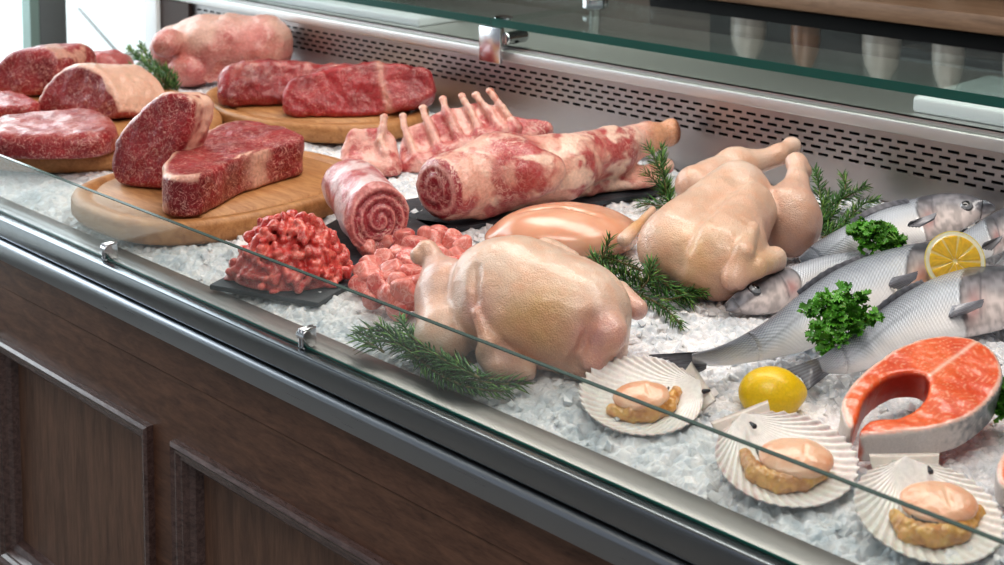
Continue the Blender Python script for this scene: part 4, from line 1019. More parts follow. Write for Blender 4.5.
    # nose cap
    bm = bmesh.new(); bm.from_mesh(me); bm.verts.ensure_lookup_table()
    for k in (0, n-1):
        try: bm.faces.new([bm.verts[i] for i in I[k]]).smooth = True
        except Exception: pass
    bmesh.ops.recalc_face_normals(bm, faces=bm.faces); bm.to_mesh(me); bm.free()
    def blade(name, base, tips, zoff, colr=(.27, .27, .30, 1), parent=root, par=None):
        """a rayed fin: base edge points to tip points (pixels with heights)"""
        k = 18; b = interp([fr.p(x, y, z+z0) for x, y, z in base], k, np.linspace(0, 1, k)); tp = interp([fr.p(x, y, z+z0) for x, y, z in tips], k, np.linspace(0, 1, k))
        vs = []; cols = []
        for side in (0, 1):
            for j in range(7):
                s = j/6
                for i in range(k):
                    q = b[i]*(1-s)+tp[i]*s; rp = .0006*(1 if i % 2 else -1)*s
                    vs.append(q+A3(0, 0, (.0012-.0006*s)*(1-2*side)+rp)); f_ = .8+.5*(i % 2)
                    cols.append((colr[0]*f_, colr[1]*f_, colr[2]*f_, 1))
        fs = []
        G = lambda sd, j, i: sd*7*k+j*k+i
        for j in range(6):
            for i in range(k-1):
                fs.append((G(0, j, i), G(0, j, i+1), G(0, j+1, i+1), G(0, j+1, i))); fs.append((G(1, j, i), G(1, j+1, i), G(1, j+1, i+1), G(1, j, i+1)))
        for i in range(k-1): fs.append((G(0, 6, i), G(0, 6, i+1), G(1, 6, i+1), G(1, 6, i)))
        mesh_obj(name, vs, fs, MAT['fin'], root, cols)
    for fn in fins: blade(*fn)
    if eyepx:
        i0 = None; best = 1e9
        for dx in range(n):
            for j in range(0, m):
                if ps[j] <= .2: continue
                w = V[dx, j]
                ww = fr.R.T@w+fr.O; v_ = ww-CAM; cz = v_@FW; X = PX+F*(v_@RT)/cz; Y = PY-F*(v_@UPV)/cz; e = (X-eyepx[0])**2+(Y-eyepx[1])**2
                if e < best: best = e; i0 = (dx, j)
        ctr = V[i0]; nrm = (U[i0[0]]*ps[i0[1]]+hv[i0[0]]/np.linalg.norm(hv[i0[0]])*pc[i0[1]]*.6); nrm /= np.linalg.norm(nrm)
        sv, sf = [], []; R = eye_r; a1 = np.cross(nrm, A3(1, 0, 0)); a1 /= np.linalg.norm(a1); a2 = np.cross(nrm, a1); ec = []
        rings = 14; seg = 28
        for i in range(rings):
            s = i/(rings-1)*1.35
            for j in range(seg):
                ang = 2*math.pi*j/seg; sv.append(ctr-nrm*R*.35+nrm*R*math.cos(s)+(a1*math.cos(ang)+a2*math.sin(ang))*R*math.sin(s))
                ec.append((.01, .01, .012, 1) if s < .52 else ((.55, .50, .42, 1) if s < .62 else (.30, .31, .33, 1) if s < 1.05 else (.10, .10, .11, 1)))
        for i in range(rings-1):
            for j in range(seg): sf.append((i*seg+j, i*seg+(j+1) % seg, (i+1)*seg+(j+1) % seg, (i+1)*seg+j))
        sf.append(tuple(range(seg)))
        mesh_obj('eye', sv, sf, MAT['eye'], root, ec)
    return root
# A: at the back, head to the right
fish('silver fish at the very back against the panel, head pointing right',
     [(799, 258), (823, 238), (854, 222), (884, 209), (921, 199), (945, 195), (969, 196), (986, 201), (995, 206)],
     [(806, 270), (836, 262), (868, 254), (900, 246), (926, 240), (948, 233), (966, 227), (983, 218), (994, 210)],
     (.042, .074), (.012, .046), [.006, .012, .018, .022, .024, .024, .022, .018, .012, .004], False, .70, (966, 207), .0095,
     fins=[('pectoral_fin', [(937, 213, .078), (934, 219, .074)], [(910, 222, .068), (908, 226, .062), (920, 227, .062)], 0),
           ('dorsal_fin', [(852, 223, .056), (880, 211, .060), (910, 202, .064)], [(850, 220, .062), (876, 206, .066), (905, 199, .070)], 0)], anchor=(890, 240, 0), mouth=.07)
# E: right edge, head out of frame
fish('silver fish cut by the right edge of the frame, lying behind the lemon half',
     [(890, 276), (915, 258), (938, 245), (962, 233), (985, 219), (1004, 209), (1025, 203), (1045, 206), (1060, 214)],
     [(893, 282), (925, 276), (950, 269), (975, 262), (995, 254), (1015, 245), (1035, 235), (1050, 226), (1061, 218)],
     (.042, .082), (.014, .052), [.006, .014, .020, .024, .025, .024, .020, .013, .004], False, .58, (1022, 212), .009,
     fins=[('pectoral_fin', [(1003, 236, .075), (1000, 241, .07)], [(984, 243, .066), (982, 248, .058), (992, 250, .058)], 0)], anchor=(975, 262, 0), mouth=.07)
# B: head to the left, body under C
fish('silver fish with its head pointing left, under the middle fish',
     [(905, 252), (880, 252), (850, 253), (818, 259), (795, 266), (776, 271), (757, 277), (742, 287), (731, 298), (725, 305)],
     [(910, 262), (885, 270), (862, 276), (838, 284), (815, 293), (797, 303), (778, 311), (760, 314), (740, 314), (726, 309)],
     .030, .006, [.008, .012, .016, .019, .020, .020, .019, .016, .010, .004], True, .66, (754, 289), .0092,
     fins=[('pectoral_fin', [(806, 283, .035), (804, 290, .03)], [(828, 276, .038), (832, 281, .036), (822, 290, .03)], 0)], anchor=(775, 314, 0), mouth=.16)
# C: middle, tail left
fish('middle silver fish with its forked tail pointing left, under the parsley',
     [(692, 355), (715, 349), (740, 338), (768, 320), (800, 294), (833, 272), (867, 257), (901, 247), (928, 243), (948, 243), (965, 248), (978, 258)],
     [(692, 363), (720, 365), (748, 362), (775, 358), (806, 350), (836, 338), (866, 322), (896, 307), (924, 295), (947, 286), (964, 275), (979, 263)],
     .048, .014, [.004, .008, .014, .020, .024, .027, .027, .026, .024, .020, .013, .004], False, .80, None, .009, z0=.004,
     fins=[('tail_fin', [(708, 352, .044), (706, 368, .016)], [(649, 355, .016), (672, 362, .018), (688, 378, .008)], 0, (.20, .21, .24, 1)),
           ('pectoral_fin', [(918, 272, .058), (916, 278, .05)], [(892, 278, .045), (889, 286, .035), (902, 290, .03)], 0),
           ('dorsal_fin', [(800, 295, .046), (830, 275, .046), (862, 260, .046)], [(797, 291, .055), (826, 270, .055), (858, 256, .052)], 0)], anchor=(800, 355, 0))
# D: front, tail left
fish('silver fish nearest the salmon steak, its tail at the yellow lemon',
     [(818, 360), (836, 347), (856, 330), (880, 310), (904, 294), (930, 281), (958, 272), (985, 268), (1010, 269), (1035, 275), (1055, 286), (1068, 298)],
     [(822, 372), (842, 374), (862, 371), (884, 363), (908, 353), (932, 345), (958, 338), (984, 332), (1010, 326), (1034, 320), (1054, 312), (1069, 303)],
     .048, .014, [.005, .009, .016, .022, .026, .028, .028, .028, .026, .022, .014, .004], False, .69, (1038, 290), .0095, z0=.002,
     fins=[('tail_fin', [(832, 354, .044), (830, 372, .016)], [(782, 370, .014), (800, 377, .016), (807, 391, .008)], 0, (.20, .21, .24, 1)),
           ('pectoral_fin', [(984, 300, .058), (982, 306, .05)], [(952, 306, .045), (949, 317, .035), (962, 315, .03)], 0),
           ('dorsal_fin', [(872, 317, .046), (900, 297, .046), (925, 284, .046)], [(868, 314, .055), (896, 292, .055), (921, 280, .052)], 0)], anchor=(900, 358, 0), mouth=.06)

# ------------------------------------------------------------------ salmon steaks
def tilted(fr, z, deg, az=0.):
    a = math.radians(deg); c, s = math.cos(math.radians(az)), math.sin(math.radians(az))
    U = A3(c, s, 0); V = A3(-s*math.cos(a), c*math.cos(a), math.sin(a)); return Plane((0, 0, z), U, V)
def salmon(anchor, poly, midline, label, deg, thick, z, cols_seed=1, sm=5, back=0.):
    fr = Frame(*anchor); pl = tilted(fr, z, deg); pg = fr.uv(pl, poly, sm); ml = fr.uv(pl, midline, 0)
    def f(p):
        d = prism(p, pl, pg, -thick, 0, .004)+fbm(p, 30, 5, 2)*.0012+fbm(p, 120, 6, 2)*.0004
        return d
    pts = [pl.O+pl.U*u+pl.V*v+pl.W*w for u, v in pg for w in (0, -thick)]; lo, hi = bb(pts, .008)
    out = fr.uv(pl, salmon_out, 5)
    def col(V, N):
        u, v, w = pl.uv(V); K = len(V); d2 = poly2(u, v, out); n = fbm(V, 30, 11, 3)
        md = np.full(K, 9.)
        for (ax1, ay1), (bx1, by1) in zip(ml[:-1], ml[1:]):
            t_ = np.clip(((u-ax1)*(bx1-ax1)+(v-ay1)*(by1-ay1))/((bx1-ax1)**2+(by1-ay1)**2), 0, 1); md = np.minimum(md, np.hypot(u-ax1-t_*(bx1-ax1), v-ay1-t_*(by1-ay1)))
        cen = np.mean(out, 0); ang = np.arctan2(v-cen[1], u-cen[0])
        st = np.abs(np.sin((-d2+.004*np.sin(ang*9)+.0025*n)*math.pi/.0062)); st = np.exp(-(st/.22)**2)
        c = mixc(np.tile(A3(.84, .15, .035, 1), (K, 1)), np.tile(A3(.72, .085, .022, 1), (K, 1)), n*1.2+.4)
        c = mixc(c, np.tile(A3(.93, .50, .32, 1), (K, 1)), st*.65*(N@pl.W > .3))
        c = mixc(c, np.tile(A3(.92, .62, .50, 1), (K, 1)), np.exp(-(md/.0022)**2)*.8)
        sk = np.clip((d2+.0028)/.001, 0, 1)*(N@pl.W < .75)
        skc = mixc(np.tile(A3(.74, .66, .62, 1), (K, 1)), np.tile(A3(.20, .20, .21, 1), (K, 1)), np.clip((u-skx)/.04+fbm(V, 200, 3, 2)*.5, 0, 1))
        c = mixc(c, skc, sk); c = mixc(c, np.tile(A3(.92, .72, .62, 1), (K, 1)), np.clip((d2+.0045)/.001, 0, 1)*(N@pl.W > .6)*.7)
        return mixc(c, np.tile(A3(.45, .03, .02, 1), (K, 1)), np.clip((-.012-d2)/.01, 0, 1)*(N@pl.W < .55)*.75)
    skx = np.mean(out, 0)[0]-.0
    def lab(p):
        u, v, w = pl.uv(p); return ((poly2(u, v, out) > -.0034) & (w < -.003)).astype(int)
    return sdf_thing('salmon_steak', fr, f, lo, hi, .0021, col, 'salmon', label, 'salmon', 'salmon steaks', (lab, [('flesh', None, None), ('skin', 'salmonskin', 'silver grey skin')]))
salmon_out = [(841, 402), (850, 386), (867, 369), (884, 356), (902, 345), (922, 338), (943, 335), (962, 336), (978, 340), (992, 349), (1000, 361), (1003, 374), (998, 389), (986, 404), (970, 416), (950, 424), (925, 430), (900, 433), (875, 435), (858, 434)]
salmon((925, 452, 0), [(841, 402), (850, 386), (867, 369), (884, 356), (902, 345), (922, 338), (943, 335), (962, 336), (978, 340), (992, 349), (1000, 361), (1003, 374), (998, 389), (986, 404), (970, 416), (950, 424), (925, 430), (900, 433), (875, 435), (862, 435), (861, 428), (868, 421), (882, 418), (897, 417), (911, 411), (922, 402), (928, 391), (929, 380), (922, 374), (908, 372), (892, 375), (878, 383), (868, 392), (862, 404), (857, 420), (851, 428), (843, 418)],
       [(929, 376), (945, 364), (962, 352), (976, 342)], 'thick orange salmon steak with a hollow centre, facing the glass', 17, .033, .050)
salmon_out = [(997, 470), (1003, 452), (1018, 438), (1040, 436), (1070, 445), (1080, 465), (1060, 485), (1020, 492), (1002, 486)]
salmon((1040, 500, 0), salmon_out, [(1030, 465), (1060, 460)], 'second salmon steak, only an orange sliver at the right edge', 17, .022, .035)

# ------------------------------------------------------------------ lemons
MAT['rind'] = vcol_mat('lemon_rind', rough=.38, bump=.5, bscale=420, sss=.15, coat=.2)
MAT['pulp'] = vcol_mat('lemon_pulp', rough=.2, bump=.3, bscale=160, sss=.3, coat=.6)
fr = Frame(770, 416, 0); c0 = fr.p(771, 393, .017)
fl_ = lambda p: smax(smin(ell(p, c0, (.0325, .029, .026)), ell(p, c0+A3(.028, .003, .0), (.008, .007, .007)), .012)+fbm(p, 60, 4, 2)*.0006, -p[:, 2], .002)
lo, hi = bb([c0], .042); lo[2] = 0
sdf_thing('lemon', fr, fl_, lo, hi, .0018, solid(A3(.90, .60, .01, 1)), 'rind', 'bright yellow lemon sitting in the ice between the scallop shells', 'lemon')
fr = Frame(955, 282, 0.0)
root = empty('lemon_half', fr.O, fr.th, 'cut lemon half with its juicy face towards the viewer, on the fish', 'lemon')
fc = fr.p(955, 261, .062); nrm = A3(-.12, -.93, .32); nrm /= np.linalg.norm(nrm); a1 = np.cross(A3(0, 0, 1), nrm); a1 /= np.linalg.norm(a1); a2 = np.cross(nrm, a1); R = .0355
vs, fs, cs_ = [], [], []; seg = 72; rr = [0, .06, .10, .2, .35, .5, .65, .78, .83, .86, .90, .95, 1.0]
for r in rr:
    for j in range(seg):
        a = 2*math.pi*j/seg; wall = abs(((a/(2*math.pi)*9) % 1)-.5); 
        isw = wall > .47 or r < .08 or r > .845
        h = 0 if isw else .0010; vs.append(fc+(a1*math.cos(a)+a2*math.sin(a))*R*max(r, .003)+nrm*h)
        v_ = random.uniform(.85, 1.1); cs_.append(((.90, .74, .34, 1) if r < .84 else (.92, .88, .66, 1)) if isw and r <= .95 else ((.93, .70, .05, 1) if r > .95 else (.88*v_, .56*v_, .05, 1)))
nr = len(rr)
for i in range(nr-1):
    for j in range(seg): fs.append((i*seg+j, (i+1)*seg+j, (i+1)*seg+(j+1) % seg, i*seg+(j+1) % seg))
mesh_obj('cut_face', vs, fs, MAT['pulp'], root, cs_)
vs, fs, cs_ = [], [], []
for i in range(14):
    s = i/13*math.pi/2
    for j in range(seg):
        a = 2*math.pi*j/seg; vs.append(fc+(a1*math.cos(a)+a2*math.sin(a))*R*1.0*max(math.cos(s), .02)-nrm*.036*math.sin(s)); cs_.append((.90, .62, .02, 1))
for i in range(13):
    for j in range(seg): fs.append((i*seg+j, i*seg+(j+1) % seg, (i+1)*seg+(j+1) % seg, (i+1)*seg+j))
mesh_obj('rind', vs, fs, MAT['rind'], root, cs_)

# ------------------------------------------------------------------ scallops
MAT['shell'] = vcol_mat('scallop_shell', rough=.35, bump=.25, bscale=240, sss=.15, coat=.3)
def scallop(anchor, cpx, R, hinge_az, tiltdeg, tilt_az, label, tint, meat, roe, mark, seed, z=.02):
    fr = Frame(*anchor); root = empty('scallop', fr.O, fr.th, label, 'scallop', 'scallops in half shells')
    ct = fr.p(cpx[0], cpx[1], z)
    ta = math.radians(tilt_az); td = math.radians(tiltdeg); W = A3(math.sin(td)*math.sin(ta), -math.sin(td)*math.cos(ta), math.cos(td))
    U = np.cross(A3(0, 1, 0), W); U /= np.linalg.norm(U); V = np.cross(W, U)
    ha = math.radians(hinge_az); HX = U*math.cos(ha)+V*math.sin(ha); HY = np.cross(W, HX)     # HX points at the hinge
    nr_, nf = 34, 36*8; h0 = 1.02*R; vs = []; cols = []; am = math.radians(84)
    for i in range(nf+1):
        al = -am+2*am*i/nf; ca = math.cos(al)
        # ray from the hinge point (h0,0) towards -x rotated by al, until the circle of radius R
        dx, dy = -math.cos(al), math.sin(al); bq = h0*dx; disc = bq*bq-(h0*h0-R*R)
        Lr = (-bq+math.sqrt(max(disc, 0))) if disc > 0 else .0
        al_e = al
        if disc <= 0: Lr = R*.2
        rib = math.cos(i/nf*36*2*math.pi)
        for j in range(nr_+1):
            s = j/nr_; l = Lr*(s*(1+.012*rib*s**3)); x, y = h0+dx*l, dy*l; q = min(1.15, math.hypot(x, y)/R)
            zz = -.017*(1-q**2.2)+.0010*rib*s**1.2*(.35+.65*s)+.0015*math.sin(s*20)*.1
            zz += .004*(1-s)**3
            vs.append(ct+HX*x+HY*y+W*zz)
            n = random.uniform(-.03, .03); k = max(0, (s-.62)/.38); base = np.array([.92, .89, .85]); tn = np.array(tint)
            band = (.5-.5*rib)*k*.75*(1 if (int(s*22) % 3) else .55); 
            side_ = .35+.65*(1 if math.sin(al*2.3+seed) > -.2 else .3)
            c = base*(1-band*side_)+tn*band*side_+n; cols.append((*np.clip(c, 0, 1), 1))
    I = np.arange((nf+1)*(nr_+1)).reshape(nf+1, nr_+1); top = np.stack([I[:-1, :-1], I[:-1, 1:], I[1:, 1:], I[1:, :-1]], -1).reshape(-1, 4)
    V_ = np.array(vs); K = len(V_); V2 = V_-W*.0016; Fq = np.concatenate([top, top[:, ::-1]+K, np.stack([I[:-1, -1], I[:-1, -1]+K, I[1:, -1]+K, I[1:, -1]], -1)])
    mesh_obj('shell', np.concatenate([V_, V2]), Fq, MAT['shell'], root, cols+[tuple(c*.8 for c in q[:3])+(1,) for q in cols])
    # ears either side of the hinge
    mb = []; w_ = .52*R; fsx = []; cl = []
    for i in range(17):
        t = -1+2*i/16
        for j in range(6):
            s = j/5; x = h0+.004-s*(.26*R)*(1-.25*abs(t)); y = t*w_*(1-.12*s); mb.append(ct+HX*x+HY*y+W*(.004-.013*s)); dk = .55 if (j == 0) else 1; cl.append((.84*dk, .78*dk, .70*dk, 1))
    J = np.arange(17*6).reshape(17, 6); tp = np.stack([J[:-1, :-1], J[:-1, 1:], J[1:, 1:], J[1:, :-1]], -1).reshape(-1, 4); mbv = np.array(mb); K = len(mbv)
    edge = np.concatenate([np.stack([J[:-1, 0], J[1:, 0], J[1:, 0]+K, J[:-1, 0]+K], -1)])
    mesh_obj('hinge_ears', np.concatenate([mbv, mbv-W*.0018]), np.concatenate([tp, tp[:, ::-1]+K, edge]), MAT['shell'], root, cl+cl)
    mm = fr.p(mark[0], mark[1], 0); mpl = on = fr.onp(mark[0], mark[1], ct+W*.004, W)
    Vd, Fd = nets(lambda p: cap(p, mpl+HX*.004, mpl-HX*.002, .0012, .0026), mpl-.01, mpl+.01, .0007); mesh_obj('hinge_ligament', Vd, Fd, MAT['dark_plastic'], root)['label'] = 'small dark brown hinge mark'
    # flesh
    O2 = ct-W*.011; c1 = fr.onp(meat[0], meat[1], O2+W*.012, W); a_, b_2, hh = meat[2], meat[3], meat[4]
    Rm = np.stack([U, V, W], 1)
    def fm(p):
        q = (p-c1)@Rm; th = math.radians(meat[5]) if len(meat) > 5 else 0; u = q[:, 0]*math.cos(th)+q[:, 1]*math.sin(th); v = -q[:, 0]*math.sin(th)+q[:, 1]*math.cos(th)
        qq = np.stack([u, v, q[:, 2]], -1); d = ell(qq, (0, 0, 0), (a_, b_2, hh)); d = smin(d, ell(qq, (a_*.35, -b_2*.1, .002), (a_*.6, b_2*.75, hh*.85)), .003)
        d = smax(d, -cap(qq, (a_*.15, -b_2*.8, hh*1.1), (a_*.25, b_2*.4, hh*1.15), .001), .003)
        return d+fbm(p, 80, seed, 2)*.0008
    Vm, Fm = nets(fm, c1-A3(a_, a_, a_)*1.3, c1+A3(a_, a_, a_)*1.3, .0013); n = fbm(Vm, 60, seed, 3)
    mesh_obj('flesh', Vm, Fm, MAT['scallopmeat'], root, mixc(np.tile(A3(.78, .50, .34, .2), (len(Vm), 1)), np.tile(A3(.70, .36, .22, .2), (len(Vm), 1)), n+.3))
    rp = [fr.onp(x, y, O2+W*.004, W) for x, y in roe]
    def fro(p): return chain(p, rp, [.006, .009, .0098, .0085, .006][:len(rp)], .003)+fbm(p, 150, seed+1, 2)*.0012+fbm(p, 420, seed+3, 2)*.0009
    lo, hi = bb(rp, .012); Vr, Fr_ = nets(fro, lo, hi, .0012); n = fbm(Vr, 120, seed+5, 2)
    mesh_obj('roe', Vr, Fr_, MAT['scallopmeat'], root, mixc(np.tile(A3(.66, .38, .10, .5), (len(Vr), 1)), np.tile(A3(.45, .20, .05, .5), (len(Vr), 1)), n+.4))['label'] = 'mustard yellow frilled roe'
    # dark mantle thread
    mp_ = [fr.onp(x, y, O2+W*.0105, W) for x, y in (roe[0], roe[-1])]
    if True:
        th_ = [rp[k]+W*.0062+(c1-rp[k])*.22 for k in range(len(rp))]
        Vt, Ft = nets(lambda p: chain(p, th_, [.0013, .0016, .0014, .0016, .0013][:len(th_)])+fbm(p, 200, 3, 1)*.0004, *bb(th_, .006), .0008)
        mesh_obj('mantle_rim', Vt, Ft, MAT['dark_mantle'], root)['label'] = 'thin dark rim of mantle'
MAT['dark_mantle'] = simple('dark_mantle', (.10, .08, .06, 1), .35)
scallop((645, 424, 0), (641, 394), .062, 15, 14, 0, 'open scallop shell nearest the front chicken, its hinge to the right', (.60, .42, .38), (641, 396, .029, .021, .008, 15), [(612, 410), (630, 414), (650, 412), (668, 405), (676, 392)], (706, 391), 3)
scallop((785, 500, 0), (786, 457), .064, 118, 14, -4, 'largest open scallop shell with pink-brown ribs, below the yellow lemon', (.50, .24, .25), (796, 458, .034, .026, .009, -8), [(745, 455), (755, 473), (778, 483), (802, 481), (822, 472)], (753, 425), 5)
scallop((935, 554, 0), (928, 510), .061, 93, 14, 4, 'open white scallop shell in the bottom right corner', (.70, .62, .55), (938, 503, .033, .025, .009, 5), [(896, 516), (908, 531), (932, 537), (958, 532), (977, 512)], (930, 470), 8)
# ------------------------------------------------------------------ herbs
def sprig(path, label, group, seed, leaf=.017, step=.0034, wid=.00125, base_z=0.):
    rg = np.random.default_rng(seed); pts = catmull(path, 10, False)
    o0 = path[0].copy(); o0[2] = 0
    root = empty('rosemary_sprig', o0, 0, label, 'rosemary', group)
    pts = pts-o0
    seg = ln(np.diff(pts, axis=0)); arc = np.concatenate([[0], np.cumsum(seg)]); L = arc[-1]
    mb = MB(); n = len(pts); vs = []
    for i in range(n):
        T = pts[min(i+1, n-1)]-pts[max(i-1, 0)]; T /= np.linalg.norm(T); a = np.cross(T, A3(0, 0, 1)); a /= max(np.linalg.norm(a), 1e-6); b = np.cross(T, a); r = .0016*(1-.6*i/n)
        vs += [pts[i]+(a*math.cos(k*math.pi/3)+b*math.sin(k*math.pi/3))*r for k in range(6)]
    mb.add(vs, [(i*6+k, i*6+(k+1) % 6, (i+1)*6+(k+1) % 6, (i+1)*6+k) for i in range(n-1) for k in range(6)])
    st = mb.build('stem', MAT['stem'], root, smooth=True)
    V, Fq, Cc = [], [], []
    s = .004; ph = rg.uniform(0, 6)
    while s < L:
        c = np.array([np.interp(s, arc, pts[:, k]) for k in range(3)]); c2 = np.array([np.interp(min(s+.004, L), arc, pts[:, k]) for k in range(3)]); c1_ = np.array([np.interp(max(s-.004, 0), arc, pts[:, k]) for k in range(3)])
        T = c2-c1_; T /= np.linalg.norm(T)+1e-9; a = np.cross(T, A3(0, 0, 1)); a /= max(np.linalg.norm(a), 1e-6); b = np.cross(a, T); ph += 2.4
        for k in (0, math.pi, math.pi*.5):
            if rg.random() < .08: continue
            ang = ph+k+rg.normal()*.25; out = a*math.cos(ang)+b*math.sin(ang); f = .6+.5*(s/L) if s/L > .8 else rg.uniform(.65, .95)
            d = out*rg.uniform(.75, 1.)+T*f; d /= np.linalg.norm(d); l = leaf*rg.uniform(.65, 1.15)*(1-.35*(s/L)**4); droop = A3(0, 0, -1)*l*.12
            side = np.cross(d, A3(0, 0, 1)+out*.3); side /= max(np.linalg.norm(side), 1e-6); nn = np.cross(side, d)
            w = wid*rg.uniform(.8, 1.2); q0 = c; q1 = c+d*l*.45+T*l*.03; q2 = c+d*l+T*l*.14+droop
            pp = [q0+side*w*.4, q0-side*w*.4, q1+side*w+nn*w*-.2, q1+nn*w*.7, q1-side*w+nn*w*-.2, q2]
            for p_ in pp: p_[2] = max(p_[2], .0015-0)
            i0 = len(V); V += pp; Fq += [(i0, i0+3, i0+2), (i0, i0+1, i0+3), (i0+1, i0+4, i0+3), (i0+2, i0+3, i0+5), (i0+3, i0+4, i0+5), (i0+2, i0+5, i0+4), (i0, i0+2, i0+4), (i0, i0+4, i0+1)]
            g = rg.uniform(.7, 1.3); young = rg.random() < .18+.3*(s/L > .85)
            cc = (.045*g, .135*g, .03*g, 1) if not young else (.14, .28, .06, 1); lt = tuple(min(1, c_*1.7) for c_ in cc[:3])+(1,)
            Cc += [cc, cc, cc, lt, cc, cc]  # middle ridge of each needle painted lighter as a highlight
        s += step
    mesh_obj('leaves', V, Fq, MAT['leaf'], root, Cc)
    return root
MAT['stem'] = simple('rosemary_stem', (.16, .13, .05, 1), .6)
def rosem(list_, label, group, leaf=.017, **k):
    for i, pth in enumerate(list_): sprig([P(x, y, z) for x, y, z in pth], label, group, hash((pth[0][0], i)) % 9999, leaf, **k)
rosem([[(384, 352, .012), (372, 345, .016), (358, 340, .02), (352, 322, .03)][:3], [(470, 372, .012), (430, 350, .016), (395, 335, .02), (362, 328, .026)], [(500, 380, .01), (455, 372, .012), (415, 352, .016), (380, 325, .03)],
       [(440, 372, .01), (470, 380, .012), (500, 384, .012), (526, 384, .012)], [(420, 360, .014), (400, 345, .02), (378, 340, .018), (358, 332, .02)], [(480, 378, .02), (440, 358, .024), (410, 335, .03), (400, 318, .035)], [(400, 338, .012), (430, 368, .012), (465, 386, .01), (505, 392, .008)]],
      'green rosemary sprig between the front glass and the front chicken', 'rosemary beside the front chicken', .024)
rosem([[(600, 262, .02), (606, 250, .035), (610, 238, .05)], [(590, 262, .016), (625, 272, .016), (660, 288, .014), (705, 292, .02)], [(600, 270, .012), (635, 292, .012), (662, 306, .012), (680, 324, .008)], [(640, 290, .016), (648, 280, .03), (652, 262, .045)], [(600, 256, .02), (620, 262, .03), (650, 275, .03), (690, 300, .014)],
       [(618, 280, .012), (600, 268, .02), (592, 255, .03)], [(660, 300, .012), (685, 296, .016), (710, 285, .02)]],
      'green rosemary sprig lying between the two whole chickens', 'rosemary between the chickens', .024)
rosem([[(668, 205, .012), (664, 180, .045), (655, 160, .07), (648, 146, .085)], [(672, 206, .012), (668, 190, .03), (663, 170, .055), (662, 148, .08)], [(670, 208, .010), (655, 205, .012), (640, 203, .012)], [(672, 206, .016), (660, 186, .03), (645, 172, .05)]],
      'upright green rosemary sprig between the lamb leg and the back chicken', 'rosemary by the lamb leg', .025)
rosem([[(820, 235, .01), (822, 210, .035), (818, 182, .065), (815, 170, .075)], [(822, 232, .01), (835, 210, .03), (845, 190, .05), (843, 174, .065)], [(825, 236, .01), (845, 222, .02), (862, 205, .03), (876, 200, .035)], [(822, 238, .01), (840, 232, .014), (858, 222, .02), (874, 214, .02)], [(820, 225, .02), (832, 205, .035), (850, 195, .045), (866, 186, .05)], [(830, 240, .008), (824, 220, .02), (828, 195, .04)]],
      'green rosemary sprig between the back chicken and the rear fish', 'rosemary behind the fish', .023)
rosem([[(172, 95, .02), (160, 78, .06), (142, 62, .08), (128, 48, .10)], [(178, 92, .02), (170, 75, .05), (152, 62, .075), (140, 45, .10)], [(168, 92, .02), (155, 82, .04), (142, 74, .06), (130, 66, .075)], [(176, 90, .02), (172, 78, .04), (165, 68, .06)], [(170, 94, .02), (160, 86, .03), (146, 80, .045)], [(172, 88, .03), (158, 72, .06), (140, 56, .085)]],
      'green rosemary sprig standing between the fat capped roast and the pork leg', 'rosemary by the pork leg', .026, wid=.0015)

def parsley(base, tips, label, seed, size=.010, z0=0.):
    rg = np.random.default_rng(seed); root = empty('parsley', P(*base[:2], base[2]), 0, label, 'parsley', 'parsley garnishes'); O = P(*base)
    sm = MB(); V, Fq, Cc = [], [], []
    for (x, y, z) in tips:
        T = P(x, y, z)-O; n = 8; path = [T*(i/n)**1.0+A3(0, 0, .006)*math.sin(math.pi*i/n) for i in range(n+1)]
        vs = []
        for i, q in enumerate(path):
            d = T/np.linalg.norm(T); a = np.cross(d, A3(.1, .2, 1)); a /= np.linalg.norm(a); b = np.cross(d, a); vs += [q+(a*math.cos(k*math.pi/2.5)+b*math.sin(k*math.pi/2.5))*.0008 for k in range(5)]
        sm.add(vs, [(i*5+k, i*5+(k+1) % 5, (i+1)*5+(k+1) % 5, (i+1)*5+k) for i in range(n) for k in range(5)])
        for _ in range(9):
            c = T+rg.normal(size=3)*A3(.0055, .0055, .004); nv = rg.normal(size=3)*.6+A3(-.2, -.5, 1); nv /= np.linalg.norm(nv); a = np.cross(nv, rg.normal(size=3)); a /= np.linalg.norm(a); b = np.cross(nv, a)
            s = size*rg.uniform(.55, 1.05); i0 = len(V); N_ = 30; g = rg.uniform(.7, 1.25)
            V.append(c-a*s*.2); Cc.append((.05*g, .19*g, .02*g, 1))
            for ring in (1, 2, 3):
                for j in range(N_+1):
                    t = j/N_; ang = -2.35+4.7*t; lobe = .72+.28*abs(math.cos(ang*2.1)); cr = math.sin(j*2.1+ring)*.16*ring/3; rad = s*ring/3*lobe*(1+.10*math.cos(j*3.14)*(ring == 3))
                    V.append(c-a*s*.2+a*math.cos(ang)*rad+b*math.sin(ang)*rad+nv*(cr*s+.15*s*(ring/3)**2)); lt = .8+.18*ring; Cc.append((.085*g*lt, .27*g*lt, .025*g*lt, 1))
            R1 = lambda r, j: i0+1+(r-1)*(N_+1)+j
            for j in range(N_):
                Fq.append((i0, R1(1, j), R1(1, j+1)))
                for r in (1, 2): Fq.append((R1(r, j), R1(r+1, j), R1(r+1, j+1), R1(r, j+1)))
    sm.build('stems', MAT['parsley_stem'], root, smooth=True)
    V = np.array(V); mesh_obj('leaves', V, Fq, MAT['leaf'], root, Cc)
    return root
MAT['parsley_stem'] = simple('parsley_stem', (.16, .33, .06, 1), .5)
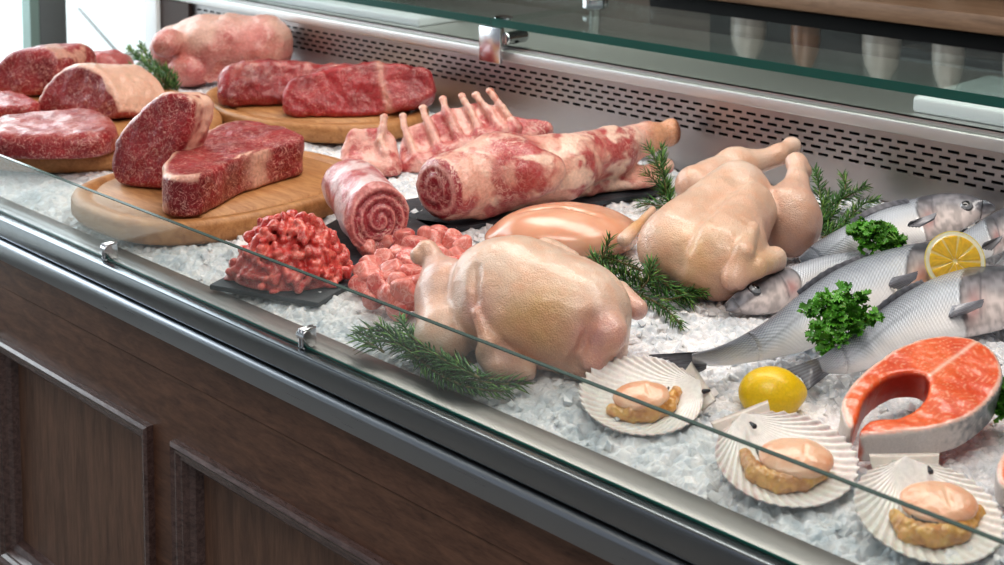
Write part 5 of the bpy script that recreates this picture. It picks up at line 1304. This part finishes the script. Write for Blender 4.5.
parsley((868, 322, .062), [(815, 312, .07), (822, 325, .065), (820, 338, .055), (828, 345, .05), (838, 338, .06), (842, 325, .068), (832, 310, .078), (830, 298, .085), (845, 303, .08), (852, 312, .075), (858, 300, .085), (866, 318, .068), (838, 316, .075), (848, 328, .062), (824, 304, .08), (845, 295, .088), (855, 322, .066)],
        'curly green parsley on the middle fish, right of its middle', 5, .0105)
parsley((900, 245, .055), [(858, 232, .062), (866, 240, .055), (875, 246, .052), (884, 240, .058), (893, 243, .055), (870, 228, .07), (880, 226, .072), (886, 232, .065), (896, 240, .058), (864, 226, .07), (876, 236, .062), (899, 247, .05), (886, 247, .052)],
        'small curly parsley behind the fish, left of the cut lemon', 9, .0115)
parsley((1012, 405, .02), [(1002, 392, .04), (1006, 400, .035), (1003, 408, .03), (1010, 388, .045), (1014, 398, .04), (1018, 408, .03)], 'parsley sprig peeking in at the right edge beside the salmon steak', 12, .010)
# ------------------------------------------------------------------ light
def area(name, loc, tgt, size, power, col, sy=None):
    d = bpy.data.lights.new(name, 'AREA'); d.energy = power; d.color = col; d.size = size
    if sy: d.shape = 'RECTANGLE'; d.size_y = sy
    o = bpy.data.objects.new(name, d); C.objects.link(o); o.location = loc
    o.rotation_euler = (Vector(tgt)-Vector(loc)).to_track_quat('-Z', 'Y').to_euler(); return o
area('counter_light', (-1.3, 1.75, 1.55), (-1.3, 1.3, 0), 2.6, 28, (1, .94, .87), .5)
area('ceiling_light', (-.4, .2, 1.95), (-1.2, 1.4, 0), 1.4, 25, (1, .94, .88), .8)
area('window_light', (WX+.1, .9, .9), (-1.5, 1.2, 0), 2.4, 40, (.88, .95, 1), 1.6)
w = bpy.data.worlds.new('world'); bpy.context.scene.world = w; w.use_nodes = True
w.node_tree.nodes['Background'].inputs[0].default_value = (.75, .8, .88, 1); w.node_tree.nodes['Background'].inputs[1].default_value = .35
sc = bpy.context.scene; sc.view_settings.view_transform = 'Standard'; sc.view_settings.look = 'Medium High Contrast'; sc.view_settings.exposure = -.08
sc.cycles.max_bounces = 8; sc.cycles.transparent_max_bounces = 12
